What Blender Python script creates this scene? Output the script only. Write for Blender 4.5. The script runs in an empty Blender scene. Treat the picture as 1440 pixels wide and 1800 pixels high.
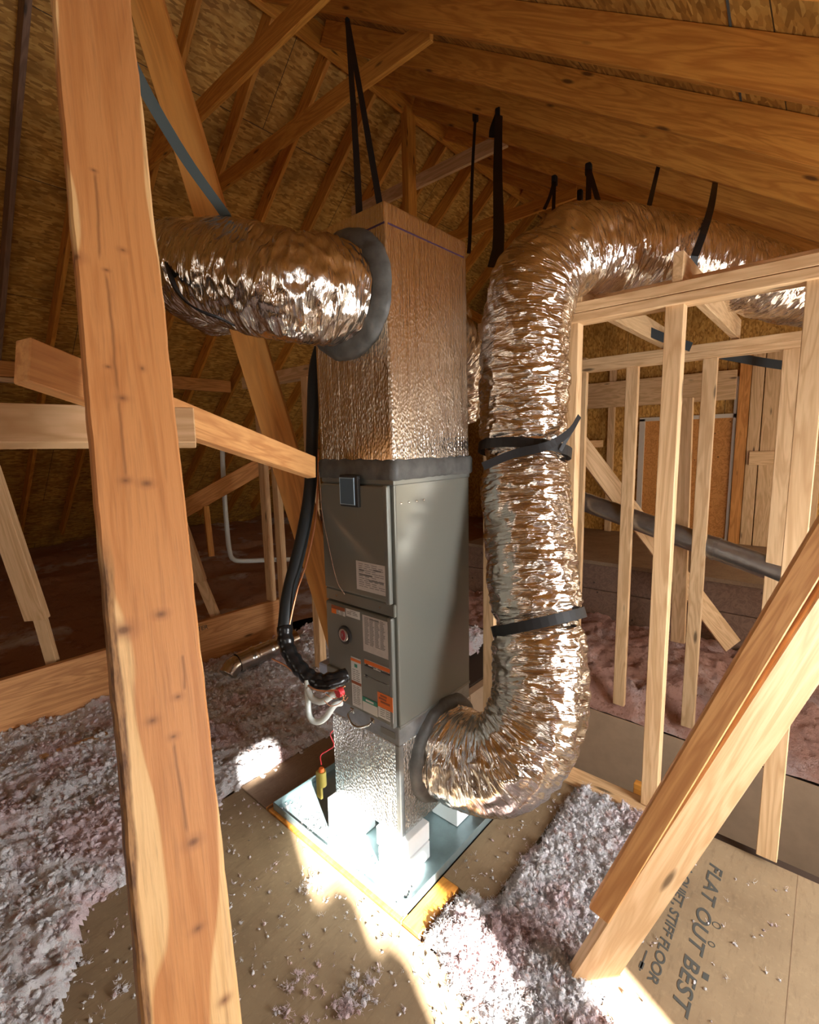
import bpy, bmesh, math, random
import numpy as np
from mathutils import Vector, Matrix, noise

random.seed(7)
rng = np.random.default_rng(7)
C = bpy.context.scene.collection
SC = bpy.context.scene

# ------------------------------------------------------------------ camera
YAW, PITCH, ROLL = math.radians(41.27), math.radians(7.97), math.radians(-1.19)
_f = Vector((math.cos(YAW)*math.cos(PITCH), math.sin(YAW)*math.cos(PITCH), -math.sin(PITCH)))
_r = Vector((math.sin(YAW), -math.cos(YAW), 0)); _u = _r.cross(_f)
_r2 = math.cos(ROLL)*_r + math.sin(ROLL)*_u
_u2 = -math.sin(ROLL)*_r + math.cos(ROLL)*_u
cam = bpy.data.cameras.new('camera'); camo = bpy.data.objects.new('camera', cam); C.objects.link(camo)
camo.matrix_world = Matrix(((_r2.x, _u2.x, -_f.x, 0), (_r2.y, _u2.y, -_f.y, 0), (_r2.z, _u2.z, -_f.z, 1.8), (0, 0, 0, 1)))
cam.sensor_fit = 'VERTICAL'; cam.sensor_height = 36; cam.sensor_width = 28.8
cam.lens = 36*850/1800; cam.clip_start = 0.02; cam.clip_end = 200
SC.camera = camo

# ------------------------------------------------------------------ light and exposure
SC.view_settings.view_transform = 'Standard'; SC.view_settings.look = 'None'
SC.view_settings.gamma = 1; SC.view_settings.use_curve_mapping = False
SC.view_settings.exposure = 0.42
w = bpy.data.worlds.new('world'); SC.world = w; w.use_nodes = True
w.node_tree.nodes['Background'].inputs[0].default_value = (0.62, 0.8, 1, 1)
w.node_tree.nodes['Background'].inputs[1].default_value = 1.0

def lamp(name, typ, loc, energy, color, direction=None, **kw):
    l = bpy.data.lights.new(name, typ); l.energy = energy; l.color = color
    for k, v in kw.items(): setattr(l, k, v)
    o = bpy.data.objects.new(name, l); C.objects.link(o); o.location = loc
    if direction: o.rotation_euler = Vector(direction).to_track_quat('-Z', 'Y').to_euler()
    return o
SUN_DIR = (0.45, 1.0, -0.45)
lamp('sun', 'SUN', (0, -8, 5), 64, (1.0, 0.96, 0.88), SUN_DIR, angle=math.radians(0.9))
# added area fills behind the camera and to its left; no windows built
lamp('eave_fill', 'AREA', (1.7, -1.5, 1.10), 80, (0.97, 0.97, 0.97), (0.06, 1, -0.22), shape='RECTANGLE', size=1.0, size_y=0.9)
lamp('eave_fill', 'AREA', (-1.5, -1.5, 1.1), 20, (1.0, 0.94, 0.86), (0.35, 1, 0.0), shape='RECTANGLE', size=1.2, size_y=0.9)
lamp('gable_fill', 'AREA', (-2.9, 2.2, 1.5), 9, (1.0, 0.92, 0.82), (1, 0.1, -0.15), shape='RECTANGLE', size=1.4, size_y=1.2)
lamp('room_fill', 'AREA', (5.6, -1.5, 1.3), 34, (1.0, 0.86, 0.66), (0.0, 1, 0.1), shape='RECTANGLE', size=2.6, size_y=1.2)  # added fill that brightens the far room, no source modelled

# ------------------------------------------------------------------ materials
MATS = {}
class NB:
    def __init__(s, name):
        s.m = bpy.data.materials.new(name); s.m.use_nodes = True; s.t = s.m.node_tree
        s.b = s.t.nodes['Principled BSDF']; MATS[name] = s.m
    def n(s, typ, **kw):
        nd = s.t.nodes.new(typ)
        for k, v in kw.items():
            if k.startswith('i_'): nd.inputs[k[2:].replace('_', ' ')].default_value = v
            else: setattr(nd, k, v)
        return nd
    def l(s, a, b): s.t.links.new(a, b)
    def coord(s, scale, kind='Object', rnd=True):
        tc = s.n('ShaderNodeTexCoord'); mp = s.n('ShaderNodeMapping'); s.l(tc.outputs[kind], mp.inputs['Vector'])
        mp.inputs['Scale'].default_value = scale
        if rnd:
            oi = s.n('ShaderNodeObjectInfo'); mu = s.n('ShaderNodeMath', operation='MULTIPLY'); mu.inputs[1].default_value = 37.0
            s.l(oi.outputs['Random'], mu.inputs[0]); s.l(mu.outputs[0], mp.inputs['Location'])
        return mp.outputs[0]
    def noise(s, vec, scale=1, detail=4, rough=.55, dist=0):
        n = s.n('ShaderNodeTexNoise'); n.inputs['Scale'].default_value = scale; n.inputs['Detail'].default_value = detail
        n.inputs['Roughness'].default_value = rough; n.inputs['Distortion'].default_value = dist
        s.l(vec, n.inputs['Vector']); return n.outputs['Fac']
    def ramp(s, fac, stops):
        r = s.n('ShaderNodeValToRGB'); s.l(fac, r.inputs[0]); e = r.color_ramp.elements
        while len(e) < len(stops): e.new(0.5)
        for i, (p, c) in enumerate(stops):
            e[i].position = p; e[i].color = (c[0], c[1], c[2], 1) if hasattr(c, '__len__') else (c, c, c, 1)
        return r.outputs[0]
    def mix(s, a, b, fac, mode='MIX'):
        m = s.n('ShaderNodeMix', data_type='RGBA', blend_type=mode)
        for k, v in ((6, a), (7, b), (0, fac)):
            if hasattr(v, 'is_output') or isinstance(v, bpy.types.NodeSocket): s.l(v, m.inputs[k])
            else: m.inputs[k].default_value = (*v, 1) if hasattr(v, '__len__') else v
        return m.outputs[2]
    def bump(s, h, strength=.3, dist=.01, prev=None):
        b = s.n('ShaderNodeBump'); b.inputs['Strength'].default_value = strength; b.inputs['Distance'].default_value = dist
        s.l(h, b.inputs['Height'])
        if prev: s.l(prev, b.inputs['Normal'])
        return b.outputs[0]
    def fin(s, col=None, rough=.6, metal=0, normal=None):
        if col is not None:
            if isinstance(col, bpy.types.NodeSocket): s.l(col, s.b.inputs['Base Color'])
            else: s.b.inputs['Base Color'].default_value = (*col, 1)
        if isinstance(rough, bpy.types.NodeSocket): s.l(rough, s.b.inputs['Roughness'])
        else: s.b.inputs['Roughness'].default_value = rough
        s.b.inputs['Metallic'].default_value = metal
        if normal: s.l(normal, s.b.inputs['Normal'])
        return s.m

def wood(name, dark, light, sap=None, rough=.62, tint=.25, knots=True, band=0.0):
    """board: grain runs along local X"""
    b = NB(name)
    v = b.coord((1.1, 11, 11)); v2 = b.coord((6, 130, 130))
    ring = b.noise(v, 1.0, 3, .5, 1.2)
    # growth rings from the contour lines of a stretched noise
    mu = b.n('ShaderNodeMath', operation='MULTIPLY'); mu.inputs[1].default_value = 11; b.l(ring, mu.inputs[0])
    fr = b.n('ShaderNodeMath', operation='PINGPONG'); fr.inputs[1].default_value = 1; b.l(mu.outputs[0], fr.inputs[0])
    fine = b.noise(v2, 1.0, 3, .6)
    c1 = b.mix(light, dark, b.ramp(fr.outputs[0], [(0.25, 0.0), (0.95, 0.75)]))
    c2 = b.mix(c1, dark, b.ramp(fine, [(0.45, 0.0), (0.75, 0.55)]))
    if sap:
        big = b.noise(b.coord((.5, 5, 5)), 1, 2, .5)
        c2 = b.mix(c2, sap, b.ramp(big, [(0.44, 0.0), (0.56, 0.7)]))
    if knots:
        vo = b.n('ShaderNodeTexVoronoi'); vo.inputs['Scale'].default_value = 1; vo.inputs['Randomness'].default_value = 1
        b.l(b.coord((2.2, 9, 9)), vo.inputs['Vector'])
        c2 = b.mix(c2, tuple(x*.22 for x in dark), b.ramp(vo.outputs['Distance'], [(0.06, 0.9), (0.13, 0.0)]))
    oi = b.n('ShaderNodeObjectInfo'); hs = b.n('ShaderNodeHueSaturation')
    mr = b.n('ShaderNodeMapRange'); mr.inputs['To Min'].default_value = 1-tint; mr.inputs['To Max'].default_value = 1+tint*.4
    b.l(oi.outputs['Random'], mr.inputs['Value']); b.l(mr.outputs[0], hs.inputs['Value']); b.l(c2, hs.inputs['Color'])
    nrm = b.bump(fine, .25, .002)
    return b.fin(hs.outputs[0], rough, 0, nrm)

wood('rafter_wood', (.50, .175, .022), (.74, .33, .055), tint=.16)
wood('stud_wood', (.58, .34, .155), (.80, .54, .29), tint=.12)
wood('brown_wood', (.44, .165, .03), (.68, .30, .075), tint=.12)
wood('grey_wood', (.16, .09, .055), (.26, .155, .10), tint=.1)
wood('brace_wood', (.46, .16, .025), (.70, .28, .05), sap=(.76, .38, .10), tint=.06)
wood('orange_wood', (.52, .21, .06), (.76, .39, .14), tint=.06)
wood('pale_brace_wood', (.54, .31, .135), (.72, .47, .25), tint=.04)
wood('lvl_wood', (.42, .17, .05), (.68, .34, .13), tint=.05)

def post_material():
    b = NB('post_wood')
    tc = b.n('ShaderNodeTexCoord'); sp = b.n('ShaderNodeSeparateXYZ'); b.l(tc.outputs['Object'], sp.inputs[0])
    warp = b.noise(b.coord((1.6, 5, 5), rnd=False), 1, 2, .5)
    wv = b.n('ShaderNodeMath', operation='MULTIPLY_ADD'); b.l(warp, wv.inputs[0]); wv.inputs[1].default_value = .16; wv.inputs[2].default_value = -.08
    ad = b.n('ShaderNodeMath', operation='ADD'); b.l(sp.outputs['Y'], ad.inputs[0]); b.l(wv.outputs[0], ad.inputs[1])
    # heart runs from the right edge most of the way; pale sapwood down the left side, widening towards the foot
    lo = b.n('ShaderNodeMapRange'); b.l(sp.outputs['X'], lo.inputs['Value']); lo.inputs['From Min'].default_value = -.35; lo.inputs['From Max'].default_value = .55
    lo.inputs['To Min'].default_value = -.078; lo.inputs['To Max'].default_value = -.012
    df = b.n('ShaderNodeMath', operation='SUBTRACT'); b.l(lo.outputs[0], df.inputs[0]); b.l(ad.outputs[0], df.inputs[1])
    hi = b.n('ShaderNodeMapRange'); b.l(sp.outputs['X'], hi.inputs['Value']); hi.inputs['From Min'].default_value = -.2; hi.inputs['From Max'].default_value = .9
    hi.inputs['To Min'].default_value = .075; hi.inputs['To Max'].default_value = .038
    d2 = b.n('ShaderNodeMath', operation='SUBTRACT'); b.l(ad.outputs[0], d2.inputs[0]); b.l(hi.outputs[0], d2.inputs[1])
    ab = b.n('ShaderNodeMath', operation='MAXIMUM'); b.l(df.outputs[0], ab.inputs[0]); b.l(d2.outputs[0], ab.inputs[1])
    # heartwood band in the middle of the board, sapwood at its edges; it widens towards the foot
    ring = b.noise(b.coord((1.0, 16, 16), rnd=False), 1.0, 3, .5, 1.4)
    mu = b.n('ShaderNodeMath', operation='MULTIPLY'); mu.inputs[1].default_value = 8; b.l(ring, mu.inputs[0])
    fr = b.n('ShaderNodeMath', operation='PINGPONG'); fr.inputs[1].default_value = 1; b.l(mu.outputs[0], fr.inputs[0])
    heart = b.mix((.60, .26, .085), (.46, .17, .045), b.ramp(fr.outputs[0], [(0.3, 0), (.95, .6)]))
    sap = b.mix((.80, .50, .22), (.68, .37, .13), b.ramp(fr.outputs[0], [(0.3, 0), (.95, .45)]))
    c = b.mix(heart, sap, b.ramp(ab.outputs[0], [(0.0, 0), (0.004, 1)]))
    fine = b.noise(b.coord((9, 160, 160), rnd=False), 1, 3, .6)
    c = b.mix(c, (.30, .12, .04), b.ramp(fine, [(0.5, 0), (.8, .5)]))
    for (kx, ky, r) in KNOTS:
        sub = b.n('ShaderNodeVectorMath', operation='SUBTRACT'); b.l(tc.outputs['Object'], sub.inputs[0]); sub.inputs[1].default_value = (kx, ky, 0)
        sc = b.n('ShaderNodeVectorMath', operation='MULTIPLY'); b.l(sub.outputs[0], sc.inputs[0]); sc.inputs[1].default_value = ((.8, 1, 0) if int(r*1e4) % 2 else (1.1, .75, 0))
        ln = b.n('ShaderNodeVectorMath', operation='LENGTH'); b.l(sc.outputs[0], ln.inputs[0])
        c = b.mix(c, (.34, .13, .045), b.ramp(ln.outputs['Value'], [(r*.8, .6), (r*2.6, 0)]))
        c = b.mix(c, (.13, .05, .02), b.ramp(ln.outputs['Value'], [(r*.35, .8), (r*.95, 0)]))
    # long drying checks running with the grain
    for (ca, cb, m0, m1) in [(-0.0429, -0.0346, -0.5413, -0.3591), (-0.0225, -0.0014, -0.345, -0.1055), (-0.0222, 0.0013, -0.1055, 0.0411), (-0.0102, 0.0427, 0.4767, 0.6295), (0.0398, -0.0109, 0.3451, 0.4064)]:
        l1 = b.n('ShaderNodeMath', operation='MULTIPLY_ADD'); b.l(sp.outputs['X'], l1.inputs[0]); l1.inputs[1].default_value = -cb; l1.inputs[2].default_value = -ca
        l2 = b.n('ShaderNodeMath', operation='ADD'); b.l(l1.outputs[0], l2.inputs[0]); b.l(sp.outputs['Y'], l2.inputs[1])
        l3 = b.n('ShaderNodeMath', operation='MULTIPLY_ADD'); b.l(b.noise(b.coord((7, 0, 0), rnd=False), 1, 3, .6), l3.inputs[0]); l3.inputs[1].default_value = .012; b.l(l2.outputs[0], l3.inputs[2])
        l4 = b.n('ShaderNodeMath', operation='SUBTRACT'); b.l(l3.outputs[0], l4.inputs[0]); l4.inputs[1].default_value = .006
        l5 = b.n('ShaderNodeMath', operation='ABSOLUTE'); b.l(l4.outputs[0], l5.inputs[0])
        f1 = b.ramp(l5.outputs[0], [(0.0004, .8), (0.0022, 0)])
        mr = b.n('ShaderNodeMapRange'); b.l(sp.outputs['X'], mr.inputs['Value']); mr.inputs['From Min'].default_value = m0; mr.inputs['From Max'].default_value = m1
        f2 = b.ramp(mr.outputs[0], [(0.0, 0), (.08, 1), (.9, 1), (1.0, 0)])
        fm = b.n('ShaderNodeMath', operation='MULTIPLY'); b.l(f1, fm.inputs[0]); b.l(f2, fm.inputs[1])
        c = b.mix(c, (.24, .09, .03), fm.outputs[0])
    # strip of bark left along the lower left edge
    bk = b.noise(b.coord((9, 60, 60), rnd=False), 1, 4, .7)
    s1 = b.n('ShaderNodeMath', operation='MULTIPLY_ADD'); b.l(b.noise(b.coord((7, 9, 9), rnd=False), 1, 3, .6), s1.inputs[0]); s1.inputs[1].default_value = .018; s1.inputs[2].default_value = -.062
    s2 = b.n('ShaderNodeMath', operation='SUBTRACT'); b.l(s1.outputs[0], s2.inputs[0]); b.l(sp.outputs['Y'], s2.inputs[1])
    s3 = b.ramp(s2.outputs[0], [(0.0, 0), (0.0015, 1)])
    s4 = b.ramp(sp.outputs['X'], [(.12, 0), (.2, 1)])
    s5 = b.n('ShaderNodeMath', operation='MULTIPLY'); b.l(s3, s5.inputs[0]); b.l(s4, s5.inputs[1])
    c = b.mix(c, b.mix((.40, .20, .07), (.10, .04, .015), b.ramp(bk, [(.4, 0), (.6, 1)])), s5.outputs[0])
    return b.fin(c, .55, 0, b.bump(fine, .3, .002))
KNOTS = [(x, y, r) for (x, y, r) in [(-0.5402, -0.0269, 0.003), (-0.3927, 0.0074, 0.004), (-0.345, -0.022, 0.003), (-0.1611, -0.0333, 0.003), (-0.1652, 0.0195, 0.0035), (-0.106, -0.0163, 0.005), (0.0411, -0.023, 0.005), (0.0466, 0.0084, 0.006), (0.2728, 0.0102, 0.006), (0.2879, -0.0461, 0.01), (0.4123, 0.0233, 0.004), (0.4382, -0.0175, 0.005), (0.4724, 0.0105, 0.004), (0.6416, 0.0241, 0.007), (0.7679, 0.018, 0.005), (0.8887, 0.0457, 0.005), (-0.3586, -0.0689, 0.008)]]
post_material()

def osb(name, a, bb, c, seam=1.22):
    b = NB(name)
    v = b.coord((1, 1, 1), rnd=False)
    vo = b.n('ShaderNodeTexVoronoi'); vo.inputs['Scale'].default_value = 26; b.l(v, vo.inputs['Vector'])
    mp = b.n('ShaderNodeMapping'); b.l(v, mp.inputs[0]); mp.inputs['Scale'].default_value = (.6, 2.2, 1); b.l(mp.outputs[0], vo.inputs['Vector'])
    sep = b.n('ShaderNodeSeparateColor'); b.l(vo.outputs['Color'], sep.inputs[0])
    col = b.ramp(sep.outputs[0], [(0, a), (.5, bb), (1, c)])
    st = b.noise(v, 3, 4, .6); col = b.mix(col, tuple(x*.5 for x in a), b.ramp(st, [(.45, 0), (.7, .55)]))
    br = b.n('ShaderNodeTexBrick'); br.inputs['Scale'].default_value = 1; br.inputs['Brick Width'].default_value = 2.44; br.inputs['Row Height'].default_value = seam
    br.inputs['Mortar Size'].default_value = .0035; b.l(v, br.inputs['Vector'])
    col = b.mix(col, (.07, .04, .015), br.outputs['Fac'])
    return b.fin(col, .6, 0, b.bump(sep.outputs[1], .15, .003))
osb('osb', (.34, .15, .022), (.58, .29, .055), (.76, .44, .11))

def simple(name, col, rough=.5, metal=0, bs=0, bstr=.2, mott=0.0):
    b = NB(name); c = col; nrm = None
    if bs:
        n = b.noise(b.coord((1, 1, 1)), bs, 4, .6); nrm = b.bump(n, bstr, .004)
        if mott: c = b.mix(col, tuple(x*(1-mott) for x in col), b.ramp(n, [(.4, 0), (.65, 1)]))
    return b.fin(c, rough, metal, nrm)
simple('cabinet_paint', (.235, .24, .205), .20, .3, 90, .02)
simple('cabinet_edge', (.27, .285, .26), .3, .5)
simple('galvanized', (.42, .46, .48), .32, .9, 30, .05, .15)
simple('pan_metal', (.30, .40, .42), .3, .55, 14, .06, .15)
simple('pipe_metal', (.36, .36, .35), .32, .9, 12, .03, .2)
simple('bright_metal', (.62, .60, .57), .22, 1, 20, .05)
simple('black_strap', (.012, .012, .013), .55)
simple('blue_strap', (.085, .11, .11), .6)
simple('black_rubber', (.018, .023, .025), .45, 0, 60, .15)
simple('black_tape', (.010, .011, .012), .25, 0, 40, .3)
simple('mastic', (.13, .13, .12), .5, .0, 18, .35, .35)
simple('foam', (.88, .92, .93), .9, 0, 200, .15)
simple('drywall_paper', (.46, .32, .20), .85, 0, 6, .05, .12)
simple('white_pvc', (.62, .66, .62), .35)
simple('clear_pvc', (.70, .76, .72), .22)
simple('copper', (.72, .33, .16), .3, .8)
simple('red_plastic', (.62, .03, .04), .4)
simple('white_plastic', (.8, .82, .82), .4)
simple('paper', (.60, .56, .52), .6, 0, 50, .02, .08)
simple('paper_white', (.72, .72, .69), .6)
simple('ink_grey', (.22, .21, .20), .6)
simple('ink_black', (.03, .03, .03), .5)
simple('ink_orange', (.85, .20, .03), .5)
simple('ink_brown', (.33, .09, .03), .5)
simple('ink_green', (.04, .26, .18), .5)
simple('ink_red', (.34, .03, .04), .4)
simple('ink_purple', (.055, .02, .045), .6)
simple('brass', (.55, .50, .12), .4, .3)
simple('display_glass', (.12, .19, .26), .08, .2)
simple('display_line', (.45, .62, .74), .2)
simple('board_ink', (.075, .075, .065), .75, 0, 30, .05)
simple('dark_floor', (.05, .028, .016), .9)
simple('white_trim', (.62, .55, .45), .6)
simple('blue_plastic', (.42, .52, .72), .5)

def foil_duct():
    b = NB('foil_duct')
    tc = b.n('ShaderNodeTexCoord')
    def uv(sc, loc=(0, 0, 0)):
        m = b.n('ShaderNodeMapping'); b.l(tc.outputs['UV'], m.inputs[0]); m.inputs['Scale'].default_value = sc; m.inputs['Location'].default_value = loc; return m.outputs[0]
    n1 = b.noise(uv((24, 3.5, 1)), 1, 3, .55, .9)
    n2 = b.noise(uv((80, 13, 1)), 1, 3, .6, .6)
    def ridge(n):
        m = b.n('ShaderNodeMath', operation='SUBTRACT'); b.l(n, m.inputs[0]); m.inputs[1].default_value = .5
        a = b.n('ShaderNodeMath', operation='ABSOLUTE'); b.l(m.outputs[0], a.inputs[0]); return a.outputs[0]
    nb = b.bump(ridge(n1), .75, .03)
    nb = b.bump(ridge(n2), .45, .009, nb)
    b.b.inputs['Coat Weight'].default_value = .5; b.b.inputs['Coat Roughness'].default_value = .08
    rr = b.ramp(n2, [(.35, .13), (.7, .28)])
    return b.fin((.84, .78, .71), rr, 1, nb)
foil_duct()

def foil_wrap(name, stripes, base):
    b = NB(name)
    v = b.coord((240, 240, 2.0), rnd=False)
    s1 = b.noise(v, 1, 2, .5, .2)
    vo = b.n('ShaderNodeTexVoronoi'); vo.inputs['Scale'].default_value = 1; b.l(b.coord((115, 115, 75), rnd=False), vo.inputs['Vector'])
    big = b.noise(b.coord((5, 5, 2.5), rnd=False), 1, 3, .6)
    nb = b.bump(big, .16, .05)
    nb = b.bump(s1, stripes, .006, nb)
    nb = b.bump(vo.outputs['Distance'], .8 if name.endswith('base') else .4, .004, nb)
    thin = b.ramp(b.noise(b.coord((150, 150, .8), rnd=False), 1, 1, .4), [(.60, 0), (.66, 1)])
    nb = b.bump(thin, .4, .004, nb)
    rr = b.mix((.27,)*3, (.2,)*3, thin)
    return b.fin(base, rr, 1, nb)
foil_wrap('foil_wrap', .22, (.82, .74, .62))
foil_wrap('foil_wrap_base', .22, (.74, .78, .78))

def fluff(name, white, pink, brown, wt, scale=9):
    b = NB(name)
    v = b.coord((1, 1, 1), rnd=False)
    big = b.noise(v, scale*.35, 4, .6); med = b.noise(v, scale*2.5, 4, .7); fine = b.noise(v, 150, 4, .8)
    c = b.mix(pink, white, b.ramp(big, [(wt-.06, 0), (wt+.06, 1)]))
    c = b.mix(c, brown, b.ramp(med, [(.34, .9), (.46, 0)]))
    c = b.mix(c, tuple(x*.6 for x in pink), b.ramp(fine, [(.30, .45), (.45, 0)]))
    b.b.inputs['Subsurface Weight'].default_value = 0
    nb = b.bump(fine, .9, .012); nb = b.bump(med, .8, .03, nb)
    return b.fin(c, 1.0, 0, nb)
fluff('insulation', (.97, .95, .97), (.93, .74, .76), (.66, .40, .34), .44)
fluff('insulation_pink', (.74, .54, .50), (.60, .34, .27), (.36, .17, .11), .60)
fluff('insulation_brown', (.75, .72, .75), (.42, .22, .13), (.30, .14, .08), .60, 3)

def panel_mat(name, base, dark):
    b = NB(name)
    v = b.coord((1, 1, 1))
    a = b.noise(v, 4, 5, .65); f = b.noise(b.coord((14, 60, 60)), 1, 4, .7); fl = b.noise(v, 45, 3, .6)
    c = b.mix(base, dark, b.ramp(a, [(.4, 0), (.68, .55)]))
    c = b.mix(c, tuple(x*.75 for x in dark), b.ramp(f, [(.52, 0), (.75, .45)]))
    c = b.mix(c, tuple(min(1, x*1.3) for x in base), b.ramp(fl, [(.55, 0), (.75, .4)]))
    return b.fin(c, .78, 0, b.bump(f, .2, .002))
panel_mat('deck_panel', (.31, .22, .125), (.19, .125, .068))
panel_mat('deck_panel_dark', (.30, .20, .12), (.17, .10, .055))

# ------------------------------------------------------------------ mesh helpers
def link(name, me, mat, parent=None, smooth=False):
    o = bpy.data.objects.new(name, me); C.objects.link(o)
    if mat: me.materials.append(MATS[mat])
    if smooth: me.polygons.foreach_set('use_smooth', [True]*len(me.polygons))
    if parent: o.parent = parent
    return o
def tag(o, label=None, cat=None, group=None, kind=None):
    if label: o['label'] = label
    if cat: o['category'] = cat
    if group: o['group'] = group
    if kind: o['kind'] = kind
    return o
def empty(name, loc, label, cat, group=None):
    o = bpy.data.objects.new(name, None); o.empty_display_size = .05; C.objects.link(o); o.location = loc
    return tag(o, label, cat, group)
def boxmesh(name, dims, bev=.002, seg=1, jitter=0):
    bm = bmesh.new(); bmesh.ops.create_cube(bm, size=1)
    for v in bm.verts: v.co = Vector((v.co.x*dims[0], v.co.y*dims[1], v.co.z*dims[2]))
    if bev: bmesh.ops.bevel(bm, geom=bm.edges[:], offset=bev, segments=seg, affect='EDGES', profile=.6)
    me = bpy.data.meshes.new(name); bm.to_mesh(me); bm.free(); return me
def box(name, lo, hi, mat, parent=None, bev=.002, seg=1):
    """axis aligned box given by two corners, its origin at its centre"""
    lo, hi = Vector(lo), Vector(hi); d = hi-lo
    o = link(name, boxmesh(name, (abs(d.x), abs(d.y), abs(d.z)), bev, seg), mat, None)
    put(o, (lo+hi)/2, parent); return o
def put(o, loc, parent):
    o.location = loc
    if parent: o.parent = parent; o.location = Vector(loc)-parent.location
def beam(name, p0, p1, w, h, mat, parent=None, up=(0, 0, 1), bev=.0025, off=(0, 0), label=None, cat=None, group=None, kind=None, cuts=None):
    """board from p0 to p1: length on local X, width w on local Y, height h on local Z (turned towards up)"""
    p0, p1 = Vector(p0), Vector(p1); L = (p1-p0).length; x = (p1-p0)/L
    z = Vector(up); z = (z-z.dot(x)*x).normalized(); y = z.cross(x)
    c = (p0+p1)/2 + y*off[0] + z*off[1]
    o = link(name, boxmesh(name, (L, w, h), bev), mat)
    if cuts:
        for v in o.data.vertices:
            if v.co.x > 0 and cuts[1]: v.co.x += cuts[1]*(v.co.z/h+.5)
            if v.co.x < 0 and cuts[0]: v.co.x += cuts[0]*(v.co.z/h+.5)
    M = Matrix(((x.x, y.x, z.x, c.x), (x.y, y.y, z.y, c.y), (x.z, y.z, z.z, c.z), (0, 0, 0, 1)))
    if parent: o.parent = parent; M = Matrix.Translation(-parent.location) @ M
    o.matrix_basis = M
    return tag(o, label, cat, group, kind)
def meshfrom(name, verts, faces):
    me = bpy.data.meshes.new(name); me.from_pydata([tuple(v) for v in verts], [], faces); me.update(); return me
def spline(pts, n):
    P = [Vector(p) for p in pts]; P = [2*P[0]-P[1]]+P+[2*P[-1]-P[-2]]; out = []
    m = len(P)-3
    for i in range(n):
        t = i/(n-1)*m; k = min(int(t), m-1); t -= k
        a, b, c, d = P[k:k+4]
        out.append(.5*((2*b)+(-a+c)*t+(2*a-5*b+4*c-d)*t*t+(-a+3*b-3*c+d)*t**3))
    # resample evenly
    s = [0]
    for i in range(1, n): s.append(s[-1]+(out[i]-out[i-1]).length)
    res = []; j = 0
    for i in range(n):
        d = s[-1]*i/(n-1)
        while j < n-2 and s[j+1] < d: j += 1
        f = (d-s[j])/max(1e-9, s[j+1]-s[j]); res.append(out[j].lerp(out[j+1], min(1, f)))
    return res, s[-1]
def tube(name, pts, r, mat, parent=None, n=40, m=12, rfun=None, smooth=True, squash=None, cap=True):
    P, L = spline(pts, n); verts = []; uvs = []
    t0 = (P[1]-P[0]).normalized(); a = t0.orthogonal().normalized()
    org = parent.location if parent else Vector((0, 0, 0))
    for i in range(n):
        t = (P[min(i+1, n-1)]-P[max(i-1, 0)]).normalized()
        a = (a-a.dot(t)*t).normalized(); b = t.cross(a)
        for k in range(m):
            th = 2*math.pi*k/m
            d = math.cos(th)*a+math.sin(th)*b
            rr = rfun(L*i/(n-1), th, d, P[i], r, L) if rfun else r
            verts.append(P[i]+d*rr-org)
    faces = [(i*m+k, i*m+(k+1) % m, (i+1)*m+(k+1) % m, (i+1)*m+k) for i in range(n-1) for k in range(m)]
    if cap: faces += [tuple(range(m))[::-1], tuple((n-1)*m+k for k in range(m))]
    me = meshfrom(name, verts, faces)
    uvl = me.uv_layers.new(name='UVMap'); ls = np.zeros((len(me.loops), 2)); q = 0
    for i in range(n-1):
        for k in range(m):
            for (ii, kk) in ((i, k), (i, k+1), (i+1, k+1), (i+1, k)):
                ls[q] = (L*ii/(n-1), 2*math.pi*r*kk/m); q += 1
    uvl.data.foreach_set('uv', ls.ravel())
    return link(name, me, mat, parent, smooth)
def strip(name, pts, wdir, width, mat, parent=None, n=20, th=.002, label=None, cat=None):
    """flat webbing along pts; wdir = direction of its width"""
    P, L = spline(pts, n); W = Vector(wdir).normalized()*width/2; verts = []; org = parent.location if parent else Vector((0, 0, 0))
    for i in range(n):
        t = (P[min(i+1, n-1)]-P[max(i-1, 0)]).normalized(); w_ = W-W.dot(t)*t; nn = t.cross(w_).normalized()*th/2
        tw = 1
        for s, u in ((1, 1), (-1, 1), (-1, -1), (1, -1)): verts.append(P[i]+w_*s*tw+nn*u-org)
    faces = [(i*4+k, i*4+(k+1) % 4, (i+1)*4+(k+1) % 4, (i+1)*4+k) for i in range(n-1) for k in range(4)]+[(3, 2, 1, 0), tuple((n-1)*4+k for k in range(4))]
    o = link(name, meshfrom(name, verts, faces), mat, parent); return tag(o, label, cat)
def band(name, center, axis, r, width, mat, parent=None, a0=0, a1=2*math.pi, m=40, th=.003, ref=(0, 0, 1), ry=None, disp=None):
    """webbing round a duct: ring (or arc) of given width about axis"""
    ax = Vector(axis).normalized(); z = Vector(ref); z = (z-z.dot(ax)*ax).normalized(); y = ax.cross(z); c = Vector(center)
    org = parent.location if parent else Vector((0, 0, 0)); verts = []
    for i in range(m+1):
        a = a0+(a1-a0)*i/m; d = math.cos(a)*z+math.sin(a)*y
        rr = r + (disp(a) if disp else 0)
        for s, t in ((-1, 0), (1, 0), (1, 1), (-1, 1)): verts.append(c+d*(rr+t*th)+ax*s*width/2-org)
    faces = [(i*4+k, i*4+(k+1) % 4, (i+1)*4+(k+1) % 4, (i+1)*4+k) for i in range(m) for k in range(4)]
    return link(name, meshfrom(name, verts, faces), mat, parent)

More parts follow.
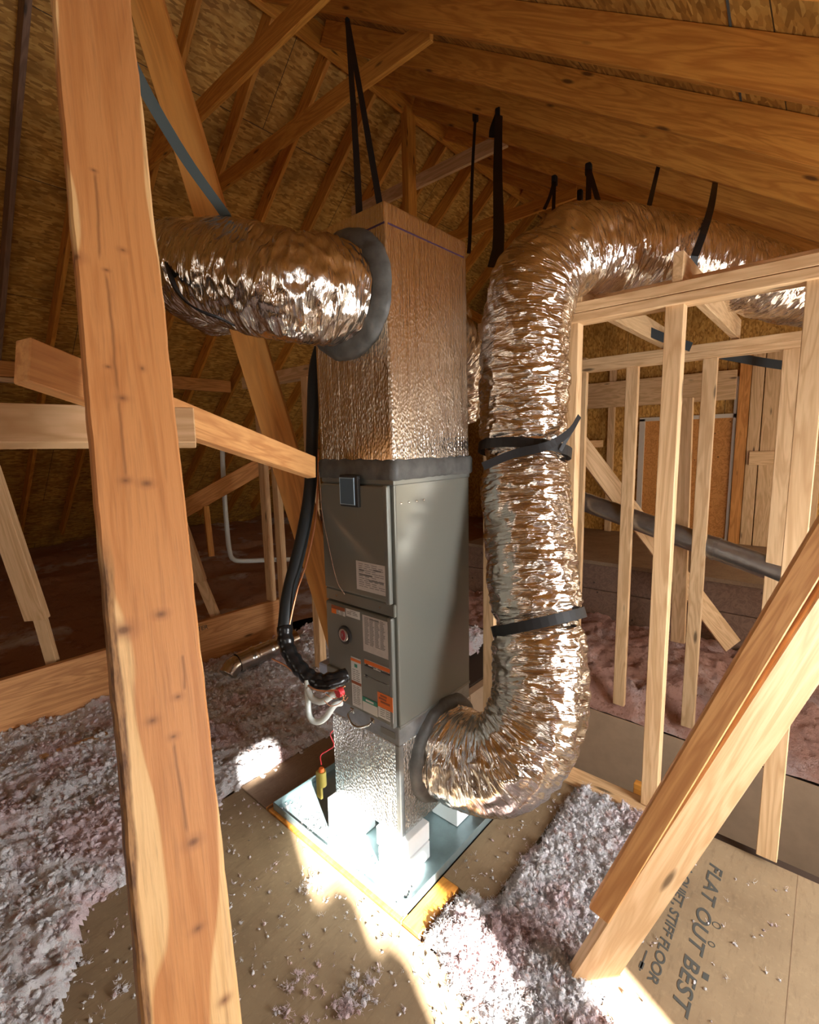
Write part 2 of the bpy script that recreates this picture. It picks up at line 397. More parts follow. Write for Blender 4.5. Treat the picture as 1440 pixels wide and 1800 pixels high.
# ------------------------------------------------------------------ setting: floor, roof, walls
YR, ZR, SR, SL = 3.8, 5.4, .639, .84       # ridge line and the two roof pitches (undersides of the rafters)
def zr_(y): return ZR-SR*(YR-y)
def zl_(y): return ZR-SL*(y-YR)
struct = lambda o: tag(o, kind='structure')
struct(box('floor', (-3, -1.7, -.12), (2.44, 3.82, -.02), 'dark_floor', bev=0))
struct(box('floor', (-3, 3.82, -.12), (9.5, 10.6, -.02), 'dark_floor', bev=0))
struct(box('floor', (2.44, -2.4, -1.62), (3.95, 3.82, -1.5), 'dark_floor', bev=0))
struct(box('floor', (2.44, 1.97, -.12), (3.95, 3.82, -.04), 'dark_floor', bev=0))
struct(box('wall_stairwell', (2.40, -1.6, -1.5), (2.44, 1.95, -.12), 'drywall_paper', bev=0))
struct(box('wall_back', (3.95, 3.74, -.5), (9.5, 3.81, -.03), 'osb', bev=0))
struct(box('floor', (3.95, -2.4, -.6), (9.5, 3.82, -.5), 'dark_floor', bev=0))
def roof_plane(name, y0, y1, zf, d):
    # OSB sheet above the rafters, local coordinates laid along the slope
    a = Vector((-3, y0, zf(y0)+d)); b = Vector((-3, y1, zf(y1)+d)); L = (b-a).length; s = (b-a).normalized()
    x = Vector((1, 0, 0)); n = x.cross(s)
    if n.z < 0: n = -n
    me = boxmesh(name, (12.5, L, .012), 0)
    for v in me.vertices: v.co += Vector((6.25, L/2, .006))
    o = link(name, me, 'osb'); yv = s; zv = x.cross(yv)
    o.matrix_basis = Matrix(((x.x, yv.x, zv.x, a.x), (x.y, yv.y, zv.y, a.y), (x.z, yv.z, zv.z, a.z), (0, 0, 0, 1)))
    return struct(o)
RD = .184
roof_plane('ceiling', -1.75, YR+.16, zr_, RD*math.sqrt(1+SR*SR)+.004)
HL = .16
roof_plane('ceiling', YR-.16, 10.6, zl_, HL*math.sqrt(1+SL*SL)+.006)
# wall behind the camera under the eave, with openings added to shape the sunlight
def wall_with_openings(name, y, x0, x1, z0, z1, holes, mat='osb', th=.1):
    xs = sorted({x0, x1, *[h[0] for h in holes], *[h[1] for h in holes]}); zs = sorted({z0, z1, *[h[2] for h in holes], *[h[3] for h in holes]})
    bm = bmesh.new()
    for i in range(len(xs)-1):
        for k in range(len(zs)-1):
            cx, cz = (xs[i]+xs[i+1])/2, (zs[k]+zs[k+1])/2
            if any(h[0] < cx < h[1] and h[2] < cz < h[3] for h in holes): continue
            M = Matrix.Translation((cx, y, cz)) @ Matrix.Diagonal((xs[i+1]-xs[i], th, zs[k+1]-zs[k], 1))
            bmesh.ops.create_cube(bm, size=1, matrix=M)
    me = bpy.data.meshes.new(name); bm.to_mesh(me); bm.free()
    return struct(link(name, me, mat))
SUNHOLES = [(-.60, -.35, 1.75, 1.89), (-.40, .03, 1.36, 1.67), (-.14, .03, 1.67, 1.80), (-.24, .14, 1.22, 1.36), (-.14, .22, 1.04, 1.22), (.38, .63, .82, 1.0)]
wall_with_openings('wall_front', -1.65, -3, 9.5, -1.6, 2.3, SUNHOLES)
struct(box('wall_left', (-3.1, -1.7, -.1), (-3, 10.6, 5.8), 'osb', bev=0))
struct(box('wall_back', (-3, 10.3, -.1), (9.5, 10.4, .6), 'osb', bev=0))
struct(box('wall_right', (9.5, -1.7, -1), (9.6, 10.6, 5.8), 'osb', bev=0))
o = struct(box('wall_stairwell', (3.80, -2.4, -1.5), (3.815, 1.9, -.42), 'drywall_paper', bev=0))
struct(box('wall_stairwell', (2.44, 1.9, -1.5), (3.85, 1.96, -.05), 'drywall_paper', bev=0))

# rafters: right slope every 24 inches, bottom edges on the roof's underside plane
names = ['nearest the camera, at the upper right corner', 'second from the camera on the right slope', 'third from the camera on the right slope', 'fourth from the camera on the right slope',
 'fifth from the camera on the right slope', 'sixth from the camera on the right slope', 'seventh from the camera on the right slope', 'eighth from the camera on the right slope']
RX = [2.0+.618*i for i in range(8)]
nr = Vector((0, -SR, 1)).normalized()
for i, x in enumerate(RX+[.16, .78, 1.39]+[6.94, 7.56, 8.18, 8.8]):
    lab = 'deep orange wooden rafter, '+names[i] if i < 8 else ('deep orange rafter overhead outside the frame, '+['farthest', 'second', 'closest'][i-8]+' from the picture edge' if x < 2 else 'orange rafter of the right slope, '+['ninth', 'tenth', 'eleventh', 'twelfth'][i-11]+' from the camera in the dark far end')
    ys, ye = -1.6, YR-.02
    beam('rafter', (x, ys, zr_(ys)), (x, ye, zr_(ye)), .042, RD, 'rafter_wood', off=(0, RD/2), up=nr, label=lab, cat='rafter', group='rafters of the right roof slope')
nl = Vector((0, SL, 1)).normalized()
LX = [-.1, .55, 1.17, 1.62, 2.19, 2.77, 3.37, 3.98, 4.58, 5.2, 5.8, 6.4, 7.0, 7.6]
for i, x in enumerate(LX):
    ys, ye = YR+.02, 9.75
    lab = ['brown rafter on the left slope at the far left edge', 'brown rafter on the left slope left of the big post', 'dark greyish rafter on the left slope just left of the big post', 'brown rafter on the left slope directly behind the big post',
      'brown rafter on the left slope above the left duct', 'brown rafter on the left slope meeting the first collar tie', 'brown rafter on the left slope ending under the ridge above the furnace', 'brown rafter on the left slope behind the long hanging strap', 'brown rafter on the left slope behind the plenum'][i] if i < 9 else 'brown rafter on the left slope, '+['first', 'second', 'third', 'fourth', 'fifth'][i-9]+' beyond the ridge post in the dark'
    beam('rafter', (x, ye, zl_(ye)), (x, ys, zl_(ys)), .042, HL, 'grey_wood' if i == 2 else 'rafter_wood', off=(0, HL/2), up=nl, label=lab, cat='rafter', group='rafters of the left roof slope')
beam('ridge_board', (-2.9, YR, ZR+.06), (9.4, YR, ZR+.06), .04, .22, 'rafter_wood', label='long ridge board at the top where both roof slopes meet', cat='ridge board')
beam('purlin', (-2.9, 6.9, zl_(6.9)-.09), (3.85, 6.9, zl_(6.9)-.09), .04, .17, 'brown_wood', label='long brown purlin under the left slope rafters', cat='purlin')
beam('purlin_brace', (-2.9, 6.86, zl_(6.9)-.215), (2.3, 6.86, zl_(6.9)-.215), .09, .05, 'stud_wood', label='paler board under the purlin on the left slope', cat='board')
def tie(x, z, y0, y1, lab, h=.14, mat='rafter_wood'):
    beam('collar_tie', (x, y0, z), (x, y1, z), .04, h, mat, label=lab, cat='collar tie', off=(0, h/2))
tie(2.76, 4.36, 2.15, 5.0, 'collar tie crossing from right slope to left slope above the furnace')
tie(2.12, 4.36, 2.1, 5.05, 'collar tie at the upper left, above the left duct')
tie(4.50, 4.62, 2.6, 4.8, 'greyer collar tie in the dark behind the wide hanging strap', mat='stud_wood')
tie(5.70, 4.50, 2.4, 4.9, 'farthest collar tie, faint in the dark behind the small hanging straps')
beam('ridge_post', (4.42, 3.78, .2), (4.42, 3.78, ZR), .14, .09, 'rafter_wood', up=(0, 1, 0), label='dark vertical post under the ridge behind the plenum', cat='post')
for (x, y0, z0, y1, z1, lab) in [(5.2, 3.8, 3.2, 5.0, 4.3, 'dim diagonal web board left of the thin strap'), (6.4, 3.8, 3.4, 5.0, 4.2, 'dim diagonal web board behind the thin strap'), (5.8, 2.2, 4.2, 3.8, 3.1, 'dim diagonal web board behind the wide strap'), (7.0, 3.8, 3.3, 2.3, 4.3, 'dim diagonal web board far behind the wide strap')]:
    beam('web_board', (x, y0, z0), (x, y1, z1), .04, .12, 'rafter_wood', label=lab, cat='web board')
# ------------------------------------------------------------------ big timbers in the foreground
def member(name, p0, p1, w, h, mat, up, label, cat, **k): return beam(name, p0, p1, w, h, mat, up=up, label=label, cat=cat, **k)
# upright post: the wide face turned to the camera
pt, pb = Vector((0.4274, 1.202, 2.764)), Vector((0.2325, 0.6554, 0.7989))
po = member('timber_post', pt, pb, .136, .042, 'post_wood', Vector((-0.2185, -1.256, 0.1222)), 'large orange and yellow knotty post close to the camera on the left', 'post', bev=.004)
# its left edge keeps some bark and wane
bm = bmesh.new(); bm.from_mesh(po.data)
bmesh.ops.subdivide_edges(bm, edges=[e for e in bm.edges if abs(e.verts[0].co.x-e.verts[1].co.x) > 1], cuts=90, use_grid_fill=True)
for v in bm.verts:
    s = 1 if v.co.y > 0 else -1
    if abs(v.co.y) > .045:
        nz = noise.noise(Vector((v.co.x*5, 3*s, 0)))*.5+noise.noise(Vector((v.co.x*22, 7*s, 0)))*.35
        v.co.y += s*(nz*.004)
bm.to_mesh(po.data); bm.free()

member('timber_board', (0.2184, 1.102, 1.962), (1.157, 1.512, 1.719), .038, .082, 'orange_wood', Vector((0, 0, 1))+Vector((0.7443, 0.6532, -0.1387))*.30, 'sloping board with a cut end left of the post, running behind it towards the furnace', 'board')
member('timber_board', (0.1509, 1.263, 1.853), (0.5207, 1.101, 1.847), .036, .085, 'pale_brace_wood', Vector((0, 0, 1))+Vector((0.7443, 0.6532, -0.1387))*.42, 'level board behind the big post, its square end just right of the post', 'board')
member('roof_brace', (0.9994, 2.309, 3.763), (1.526, 1.789, 0.7535), .05, .140, 'brace_wood', (-1.942, 2.073, -0.6619), 'long leaning orange brace passing behind the left duct and the black tube', 'brace')
# leaning double timber at the lower right
a0, a1 = Vector((1.335, 0.4614, 0.1789)), Vector((1.627, -0.0608, 1.449))
ax = (a1-a0).normalized(); fw = Vector((0.7443, 0.6532, -0.1387))
nrm = (-fw-(-fw).dot(ax)*ax).normalized(); wid = nrm.cross(ax)
if wid.dot(Vector((0.6573, -0.7533, -0.0206))) < 0: wid = -wid
a0 = Vector((1.412, 0.495, 0))+ax*.02
member('leaning_timber', a0, a0+(a1-a0)*1.42, .042, .132, 'pale_brace_wood', wid, 'wide pale board leaning across the lower right corner, its foot in the sun patch', 'board', bev=.004)
b0 = Vector((1.357, 0.4416, 0.3498)); b1 = Vector((1.573, 0.034, 1.463))
rot = Matrix.Rotation(math.radians(-28), 3, (b1-b0).normalized())
member('leaning_timber', b0, b0+(b1-b0)*1.95, .038, .064, 'orange_wood', rot @ wid, 'narrower brown board fixed along the upper edge of the wide leaning board', 'board', bev=.004)

# webs at the far left, thicker scab boards ending on thinner sticks
for (pa, pb_, pc, lab1, lab2) in [
    ((0.5331, 3.786, 1.584), (0.6695, 3.831, 0.7233), (0.7105, 3.857, 0.3465), 'pale board leaning at the far left edge', 'thin stick below the leaning board at the far left, ending behind the long rim board'),
    ((1.64, 3.9, 1.214), (1.772, 3.917, 0.7048), (1.867, 3.87, 0.3414), 'pale leaning board just right of the big post', 'thin stick just right of the big post standing behind the rim board')]:
    pa, pb_, pc = Vector(pa), Vector(pb_), Vector(pc); d = (pb_-pa)
    beam('web_board', pa-d*.6, pb_, .05, .140, 'pale_brace_wood', up=fw.cross(d), label=lab1, cat='board')
    beam('web_stick', pb_-d*.3+fw*.04, pc+(pc-pb_)*1.1+fw*.04, .04, .075, 'stud_wood', up=fw.cross(d), label=lab2, cat='stick')

# blue chalk marks on the underside of the right roof sheathing
CE = bpy.data.objects['ceiling']
for (c0, c1) in [((2.396, 0.4436, 3.476), (2.622, 0.4605, 3.487)), ((3.108, 0.4927, 3.507), (3.233, 0.5012, 3.513))]:
    o = beam('chalk_mark', c0, c1, .012, .001, 'blue_strap', up=nr, bev=0); M = o.matrix_basis.copy(); o.parent = CE; o.matrix_basis = CE.matrix_basis.inverted() @ M
# rim board behind the insulation
rim = beam('rim_board', (-.9, 3.77, .215), (2.46, 3.77, .215), .045, .40, 'lvl_wood', label='long wide plywood rim board standing on edge across the left behind the pink insulation', cat='board')
def lettering(name, txt, size, mat, loc, xdir, ydir, parent=None, th=.0006, shear=0, spacing=1.0, align='LEFT', offs=0.0):
    cu = bpy.data.curves.new(name, 'FONT'); cu.body = txt; cu.size = size; cu.extrude = th; cu.shear = shear; cu.space_character = spacing; cu.align_x = align; cu.offset = offs
    tmp = bpy.data.objects.new(name, cu); C.objects.link(tmp)
    dg = bpy.context.evaluated_depsgraph_get(); me = bpy.data.meshes.new_from_object(tmp.evaluated_get(dg)); bpy.data.objects.remove(tmp)
    o = link(name, me, mat); x = Vector(xdir).normalized(); y = Vector(ydir); y = (y-y.dot(x)*x).normalized(); z = x.cross(y); l = Vector(loc)
    M = Matrix(((x.x, y.x, z.x, l.x), (x.y, y.y, z.y, l.y), (x.z, y.z, z.z, l.z), (0, 0, 0, 1)))
    if parent: o.parent = parent; M = parent.matrix_basis.inverted() @ M
    o.matrix_basis = M; return o
lettering('printed_lettering', 'MENTER', .052, 'board_ink', (1.55, 3.7465, .345), (1, 0, 0), (0, 0, 1), rim)

# ------------------------------------------------------------------ floor panels
pa = box('plywood_panel', (.1, -.4, -.018), (1.158, 2.25, 0), 'deck_panel', bev=.002)
tag(pa, 'brown plywood floor panel in front of the drain pan sprinkled with fluff', 'floor panel')
pc_ = box('plywood_panel', (1.36, -1.5, -.018), (2.375, .43, 0), 'deck_panel', bev=.002)
tag(pc_, 'brown floor panel at the lower right with large dark printed slogan', 'floor panel')
# slogan runs along the panel
def on(px): pass
lettering('printed_lettering', 'FLAT OUT BEST', .098, 'board_ink', (2.215, .268, .0006), (-1, -0.012, 0), (0, -1, 0), pc_, shear=.25, spacing=1.06, offs=.0016).scale = (.95, .70, 1)
lettering('printed_lettering', 'FOR A QUIET, STIFF FLOOR', .066, 'board_ink', (2.26, .350, .0006), (-1, -0.012, 0), (0, -1, 0), pc_, shear=.2, spacing=.97, offs=.001).scale = (.90, .70, 1)
lettering('printed_lettering', 'TM', .026, 'board_ink', (1.475, .225, .0006), (-1, 0.02, 0), (0, -1, 0), pc_)
for (x, y, r) in [(1.913, .198, .011), (1.822, .199, .008)]:
    band('printed_mark', (x, y, .0006), (0, 0, 1), r, .001, 'board_ink', pc_ if False else None, th=.003, ref=(1, 0, 0)).parent = None
    m = bpy.context.scene.collection.objects[-1]; m.parent = pc_; m.location = -pc_.location
box('printed_mark', (1.675, .185, .0), (1.700, .203, .0012), 'board_ink', pc_, bev=0)
box('printed_mark', (1.565, .366, .0), (1.65, .371, .0012), 'board_ink', pc_, bev=0)
box('printed_mark', (1.575, .362, .0), (1.60, .375, .0012), 'board_ink', pc_, bev=0)
box('printed_mark', (1.36, -.02, .0), (2.37, -.018, .0008), 'deck_panel_dark', pc_, bev=0)
pl_ = box('plank', (1.42, .885, -.03), (2.30, 1.103, .008), 'deck_panel', bev=.003)
tag(pl_, 'tan engineered plank lying right of the drain pan under the lower elbow of the duct', 'plank')
b2 = box('plank', (1.165, 1.02, -.03), (1.42, 1.103, .008), 'rafter_wood', bev=.003)
tag(b2, 'short orange support board under the front corner of the drain pan', 'board')
b3 = box('plank', (1.160, 1.104, -.045), (1.20, 2.02, .009), 'rafter_wood', bev=.003)
tag(b3, 'narrow orange support board along the left front edge of the drain pan', 'board')
b4 = box('plywood_panel', (1.160, 2.022, -.018), (2.25, 2.26, .004), 'deck_panel_dark', bev=.002)
tag(b4, 'dark brown floor board behind the drain pan beside the bright insulation', 'floor panel')
b5 = box('plywood_panel', (-.35, 1.2, -.018), (.085, 1.98, .0), 'deck_panel_dark', bev=.002)
tag(b5, 'dark floor board at the lower left corner beside the fluff', 'floor panel')
b6 = beam('batten', (0.4983, 3.271, 0.07), (0.8321, 3.232, 0.07), .05, .03, 'stud_wood', label='short pale batten lying in the pink insulation left of the post', cat='batten')

# ------------------------------------------------------------------ stud wall at the right
def wallstud(x, y, z0, z1, wy, dx, lab, grp, mat='stud_wood'):
    return beam('wall_stud', (x, y, z0), (x, y, z1), dx, wy, mat, up=(0, 1, 0), label=lab, cat='stud', group=grp)
G1 = 'studs of the near framed wall'
SY = [(0.0883, 'pale stud of the near framed wall, at the right edge of the picture'), (.553, 'bright pale stud in the middle of the near framed wall'), (1.0, 'pale stud of the near framed wall just right of the tall duct'), (1.46, 'pale stud of the near framed wall seen between furnace and tall duct')]
for y, lab in SY: wallstud(2.375, y, .03, 2.36, .072, .06, lab, G1)
beam('top_plate', (2.375, 1.52, 2.42), (2.375, -.7, 2.42), .10, .045, 'stud_wood', label='upper board of the doubled top plate on the near framed wall', cat='plate')
beam('top_plate', (2.375, 1.52, 2.375), (2.375, -.7, 2.375), .10, .04, 'stud_wood', label='lower board of the doubled top plate on the near framed wall', cat='plate')
beam('bottom_plate', (2.345, 1.95, .0), (2.345, .44, .0), .13, .05, 'stud_wood', label='pale bottom plate at the floor edge under the near framed wall', cat='plate')
beam('block', (2.5, .66, -.02), (2.5, .50, -.02), .04, .09, 'rafter_wood', label='short wood block below the near framed wall at the opening edge', cat='block')
for px, lab in ((0.965, 'joist resting on the near top plate right beside the tall duct'), (.545, 'joist resting on the near top plate above the bright stud'), (.06, 'post end standing above the near top plate at the right edge')):
    if px > .1: beam('ceiling_joist', (2.33, px, 2.50), (3.93, px, 2.50), .04, .125, 'stud_wood', label=lab, cat='joist', group='joists between the two framed walls')
    else: beam('wall_post', (2.375, px, 2.44), (2.375, px, 2.62), .04, .04, 'stud_wood', up=(0, 1, 0), label=lab, cat='post')
beam('wall_board', (2.5, 1.4, 2.47), (2.5, -.6, 2.47), .03, .06, 'stud_wood', label='board lying behind the near top plate under the horizontal duct', cat='board')
# second framed wall, farther right, reaching down below the floor level
X2 = 3.87
for (t, b, lab) in [((3.87, 1.169, 2.311), 0, 'stud of the farther framed wall left of the bright near stud'), ((3.87, 0.6742, 2.329), 0, 'stud of the farther framed wall right of the bright near stud'), ((3.87, 0.2447, 2.376), 0, 'stud of the farther framed wall beside the right edge stud'), ((3.87, 0.2144, 2.371), 1, '')]:
    if lab: wallstud(X2, t[1], -.33, 2.33, .095 if '1250' == 'x' else .085, .045, lab, 'studs of the farther framed wall')
beam('top_plate', (X2, 1.9, 2.40), (X2, .17, 2.40), .09, .05, 'stud_wood', label='upper board of the top plate on the farther framed wall', cat='plate')
beam('top_plate', (X2, 1.9, 2.352), (X2, .20, 2.352), .09, .045, 'stud_wood', label='lower board of the top plate on the farther framed wall', cat='plate')
beam('wall_stud', (X2, 1.55, -.33), (X2, 1.55, 2.33), .045, .085, 'stud_wood', up=(0, 1, 0), label='stud of the farther framed wall hidden behind the tall duct', cat='stud')
# behind it: raised deck, back wall with framing, steel pipe, cross brace
XB, XD = 7.4, 5.4
struct(box('wall_far', (XB, -1.6, .3), (XB+.05, 3.8, 4.2), 'osb', bev=0))
dk = empty('raised_deck', (XD, 1, 0), 'low wooden raised deck with a dark plank front in the room behind the framed walls', 'deck')
box('deck_top', (XD-.02, -1.58, .41), (XB-.004, 3.72, .45), 'deck_panel_dark', dk, bev=0)
box('front_plank', (XD, -1.58, .12), (XD+.04, 3.72, .405), 'grey_wood', dk, bev=.004)
box('front_plank', (XD-.01, -1.58, -.25), (XD+.03, 3.72, .115), 'grey_wood', dk, bev=.004)
box('ledge', (XD-.08, -1.58, -.33), (XD+.03, 3.72, -.27), 'brown_wood', dk, bev=.004)
def farstud(px, w, mat, lab, X=XB-.06, z0=.45, z1=2.9, dx=.05):
    y = px; beam('far_stud', (X, y, z0), (X, y, z1), dx, w, mat, up=(0, 1, 0), label=lab, cat='stud', group='framing of the far back wall')
for (y, w, mat, lab) in [(2.486, .09, 'stud_wood', 'narrow stud on the far back wall near its left corner'),
    (0.889, .13, 'brown_wood', 'orange stud on the far back wall right of the white trimmed panel'), (0.7714, .13, 'stud_wood', 'pale stud on the far back wall beside the orange one'),
    (0.545, .30, 'stud_wood', 'wide pale double board on the far back wall'), (0.1745, .14, 'stud_wood', 'pale board on the far back wall at the right edge')]:
    farstud(y, w, mat, lab)
beam('far_header', (XB-.09, 3.0, 2.45), (XB-.09, 0.9808, 2.45), .05, .36, 'stud_wood', label='wide header board across the top of the far back wall', cat='header')
beam('far_block', (XB-.1, 0.7924, 1.544), (XB-.1, -.2, 1.544), .05, .17, 'stud_wood', label='horizontal blocking board on the far back wall at the right', cat='block')
fr = empty('framed_panel', (XB-.03, 1.2, .5), 'tall brown sheet panel edged with pale trim on the far back wall', 'panel')
y1_, y0_ = 2.073, 0.9967
box('panel_sheet', (XB-.02, y0_, .5), (XB-.005, y1_, 2.05), 'brown_wood', fr, bev=0)
box('panel_trim', (XB-.05, y1_-.04, .46), (XB-.02, y1_+.03, 2.08), 'white_trim', fr, bev=0)
box('panel_trim', (XB-.05, y0_-.05, .46), (XB-.02, y0_+.0, 2.55), 'white_trim', fr, bev=0)
box('panel_trim', (XB-.05, y0_-.05, 2.05), (XB-.02, y1_+.03, 2.10), 'white_trim', fr, bev=0)
for i, px in enumerate((5.6, 5.95, 6.3, 6.65)):
    beam('side_stud', (px, 2.62, .45), (px, 2.62, 2.9), .09, .04, 'stud_wood', up=(0, 1, 0), label=['first', 'second', 'third', 'fourth'][i]+' of the closely set studs seen just right of the near stud beside the duct', cat='stud', group='studs of the side wall behind the duct')
beam('side_block', (6.65, 2.62, 1.75), (7.3, 2.62, 1.75), .08, .1, 'stud_wood', label='small block between studs in the left corner of the far room', cat='block')
beam('cross_brace', (4.392, 1.815, 1.836), (5.122, 0.5734, -0.0963), .03, .17, 'stud_wood', up=fw.cross(Vector((1, -1, -1))), label='flat diagonal brace board crossing behind the grey pipe', cat='brace')
beam('wall_stud', (4.6, 0.9631, 2.131), (4.6, 0.9158, 0.0258), .05, .11, 'stud_wood', up=(0, 1, 0), label='dimmer stud standing behind the bright near stud beyond the grey pipe', cat='stud')
pipe_p0, pipe_p1 = Vector((4.024, 1.91, 1.389)), Vector((3.905, 0.1847, 0.9166))
pp = empty('steel_vent_pipe', (pipe_p0+pipe_p1)/2, 'dark grey round sheet metal pipe sloping down behind the framed walls', 'pipe')
def seamed(s, th, d, p, r, L): return r+.004*(abs(s-L*.53) < .03)
tube('pipe_section', [pipe_p0, (pipe_p0+pipe_p1)/2, pipe_p1, pipe_p1+(pipe_p1-pipe_p0)*.45], .078, 'pipe_metal', pp, n=60, m=32, rfun=seamed)
band('pipe_joint', pipe_p0.lerp(pipe_p1, .77), pipe_p1-pipe_p0, .079, .02, 'pipe_metal', pp, th=.005)
for i, (q0, q1, lab) in enumerate([((3.385, 1.045, 2.54), (3.619, 0.7452, 2.38), 'flat black strap crossing under the near top plate'), ((3.962, 0.6582, 2.368), (4.421, 0.1088, 2.246), 'flat black strap running to the right edge under the farther top plate')]):
    strip('black_sagging_strap', [q0, (Vector(q0)+Vector(q1))/2-Vector((0, 0, .01)), q1], (0, 0, 1), .06, 'black_rubber', label=lab, cat='strap', th=.006)

# stud group behind the left of the furnace
G3 = 'studs left of the furnace'
wallstud(2.24, 2.93, .0, 2.30, .075, .06, 'pinkish stud standing right behind the black insulated tube', G3)
xs = (2.313, 3.5, 1.256)
wallstud(xs[0], 3.5, .0, 2.32, .075, .05, 'pinkish stud left of the black insulated tube, its foot behind the metal duct fitting', G3)
xs = (2.363, 3.77, 1.23)
wallstud(xs[0], 3.77, .42, 2.34, .085, .05, 'slim pinkish stud resting on the end of the rim board', G3)
beam('header', (2.3, 3.85, 2.345), (2.3, 2.4, 2.345), .09, .09, 'stud_wood', label='pale header board on top of the studs left of the plenum', cat='header')
beam('wall_stud', (2.42, 2.55, 2.39), (2.42, 2.55, 2.62), .05, .09, 'stud_wood', up=(0, 1, 0), label='stub of a stud above the header left of the plenum', cat='stud')
# ------------------------------------------------------------------ furnace
X0, Y0, XE, YE = 1.31, 1.222, 1.80, 1.640
fu = empty('furnace', (1.55, 1.43, .2), 'tall grey metal furnace cabinet with two labelled front doors', 'furnace')
ZB, ZT = .68, 1.66
box('cabinet', (X0, Y0, ZB), (XE, YE, ZT), 'cabinet_paint', fu, bev=.008, seg=3)
box('cabinet_rim', (X0-.004, Y0-.003, ZT-.012), (XE+.003, YE+.003, ZT+.012), 'cabinet_edge', fu, bev=.004)
d1 = box('upper_door', (X0-.024, Y0+.022, 1.195), (X0+.002, YE-.012, 1.645), 'cabinet_paint', fu, bev=.010, seg=3)
box('door_edge', (X0-.026, Y0+.014, 1.19), (X0-.004, Y0+.040, 1.65), 'cabinet_edge', fu, bev=.008, seg=3)
d2 = box('lower_door', (X0-.024, Y0+.018, .685), (X0+.002, YE-.012, 1.135), 'cabinet_paint', fu, bev=.010, seg=3)
box('door_edge', (X0-.026, Y0+.010, .682), (X0-.004, Y0+.034, 1.138), 'cabinet_edge', fu, bev=.008, seg=3)
box('crossbar', (X0-.012, Y0+.004, 1.138), (X0+.003, YE-.004, 1.19), 'cabinet_paint', fu, bev=.004)
for y in (1.30, 1.56): 
    box('screw', (X0-.016, y, 1.16), (X0-.010, y+.008, 1.168), 'bright_metal', fu, bev=.002)
for i in range(4): box('screw', (X0+.03+.045*i, Y0-.005, 1.575), (X0+.038+.045*i, Y0+.001, 1.583), 'bright_metal', fu, bev=.002)
XF = X0-.0245
def flat(name, y0, y1, z0, z1, mat, parent, lift=.001, x=None):
    xx = XF if x is None else x
    return box(name, (xx-lift, y0, z0), (xx+.0005, y1, z1), mat, parent, bev=0)
# display window on the upper door
wy0, wy1, wz0, wz1 = 1.382, 1.49, 1.559, 1.684
box('display_window', (XF-.012, wy0, wz0), (XF+.004, wy1, wz1), 'ink_black', fu, bev=.003)
dg_ = box('display_glass', (XF-.0145, wy0+.018, wz0+.008), (XF-.011, wy1-.004, wz1-.008), 'display_glass', fu, bev=.001)
for yy in (wy0+.019, wy1-.007): box('display_line', (XF-.0155, yy, wz0+.009), (XF-.0140, yy+.002, wz1-.009), 'display_line', fu, bev=0)
box('display_line', (XF-.0155, wy0+.019, wz0+.009), (XF-.0140, wy1-.006, wz0+.011), 'display_line', fu, bev=0)
box('display_line', (XF-.0155, wy0+.019, wz1-.012), (XF-.0140, wy1-.006, wz1-.010), 'display_line', fu, bev=0)
# wiring diagram sheet with fine marks
def sheet(c0, c1, mat='paper', name='label_sheet'):
    (ya, za), (yb, zb) = c0, c1
    return (min(ya, yb), max(ya, yb), min(za, zb), max(za, zb), flat(name, min(ya, yb), max(ya, yb), min(za, zb), max(za, zb), mat, fu))
def marks(s, rows, mat='ink_grey', lift=.0018, dens=.8, hgt=.0022, name='label_print'):
    """rows of fine print on a label as one part of it"""
    y0, y1, z0, z1, par = s; bm = bmesh.new()
    for (fz, a, b, words) in rows:
        z = z1-(z1-z0)*fz; y = y1-(y1-y0)*a; ye = y1-(y1-y0)*b
        n = max(1, words)
        for i in range(n):
            l = (y-ye)/n*random.uniform(.55, .92); yy = y-(y-ye)/n*i
            bmesh.ops.create_cube(bm, size=1, matrix=Matrix.Translation((XF-lift+.0004, yy-l/2, z)) @ Matrix.Diagonal((.0008, l, hgt, 1)))
    me = bpy.data.meshes.new(name); bm.to_mesh(me); bm.free()
    o = link(name, me, mat); o.parent = par; o.location = -par.location-fu.location; return o
q = [(1.42, 1.342), (1.241, 1.223), (1.586, 1.124), (1.5, 1.087), (1.494, 1.126), (1.409, 1.093), (1.394, 1.121), (1.253, 0.967), (1.474, 0.9206), (1.414, 0.7186), (1.39, 0.9322), (1.246, 0.9031), (1.397, 0.8607), (1.245, 0.8585), (1.409, 0.751), (1.323, 0.7065), (1.319, 0.8143), (1.235, 0.711)]
s = sheet(q[0], q[1]); marks(s, [(.08+.07*i, .08, .92 if i % 3 else .7, 3+i % 3) for i in range(12)]); 
marks(s, [(.45, .1, .6, 1), (.3, .1, .35, 1), (.6, .4, .9, 1), (.22, .55, .95, 1)], 'ink_grey', hgt=.006)
s = sheet(q[2], q[3], 'paper_white'); 
y0_, y1_, z0_, z1_, par = s
box('label_border', (XF-.0022, y0_, z1_-.016), (XF-.001, y1_, z1_), 'ink_brown', fu, bev=0); box('label_border', (XF-.0022, y1_-.03, z0_), (XF-.001, y1_, z1_-.016), 'ink_orange', fu, bev=0)
marks(s, [(.35+.15*i, .36, .95, 2) for i in range(5)])
s = sheet(q[4], q[5], 'paper_white'); marks(s, [(.2, .3, .8, 1), (.4, .1, .9, 2), (.6, .1, .9, 2)])
s = sheet(q[6], q[7]); marks(s, [(.05+.035*i, .08, .92, 4) for i in range(22)])
marks(s, [(.07, .3, .9, 1)], hgt=.005)
s = sheet(q[8], (q[9][0], .70), 'paper_white'); y0_, y1_, z0_, z1_, par = s
box('label_border', (XF-.0022, y0_, z1_-.018), (XF-.001, y1_, z1_-.006), 'ink_orange', fu, bev=0)
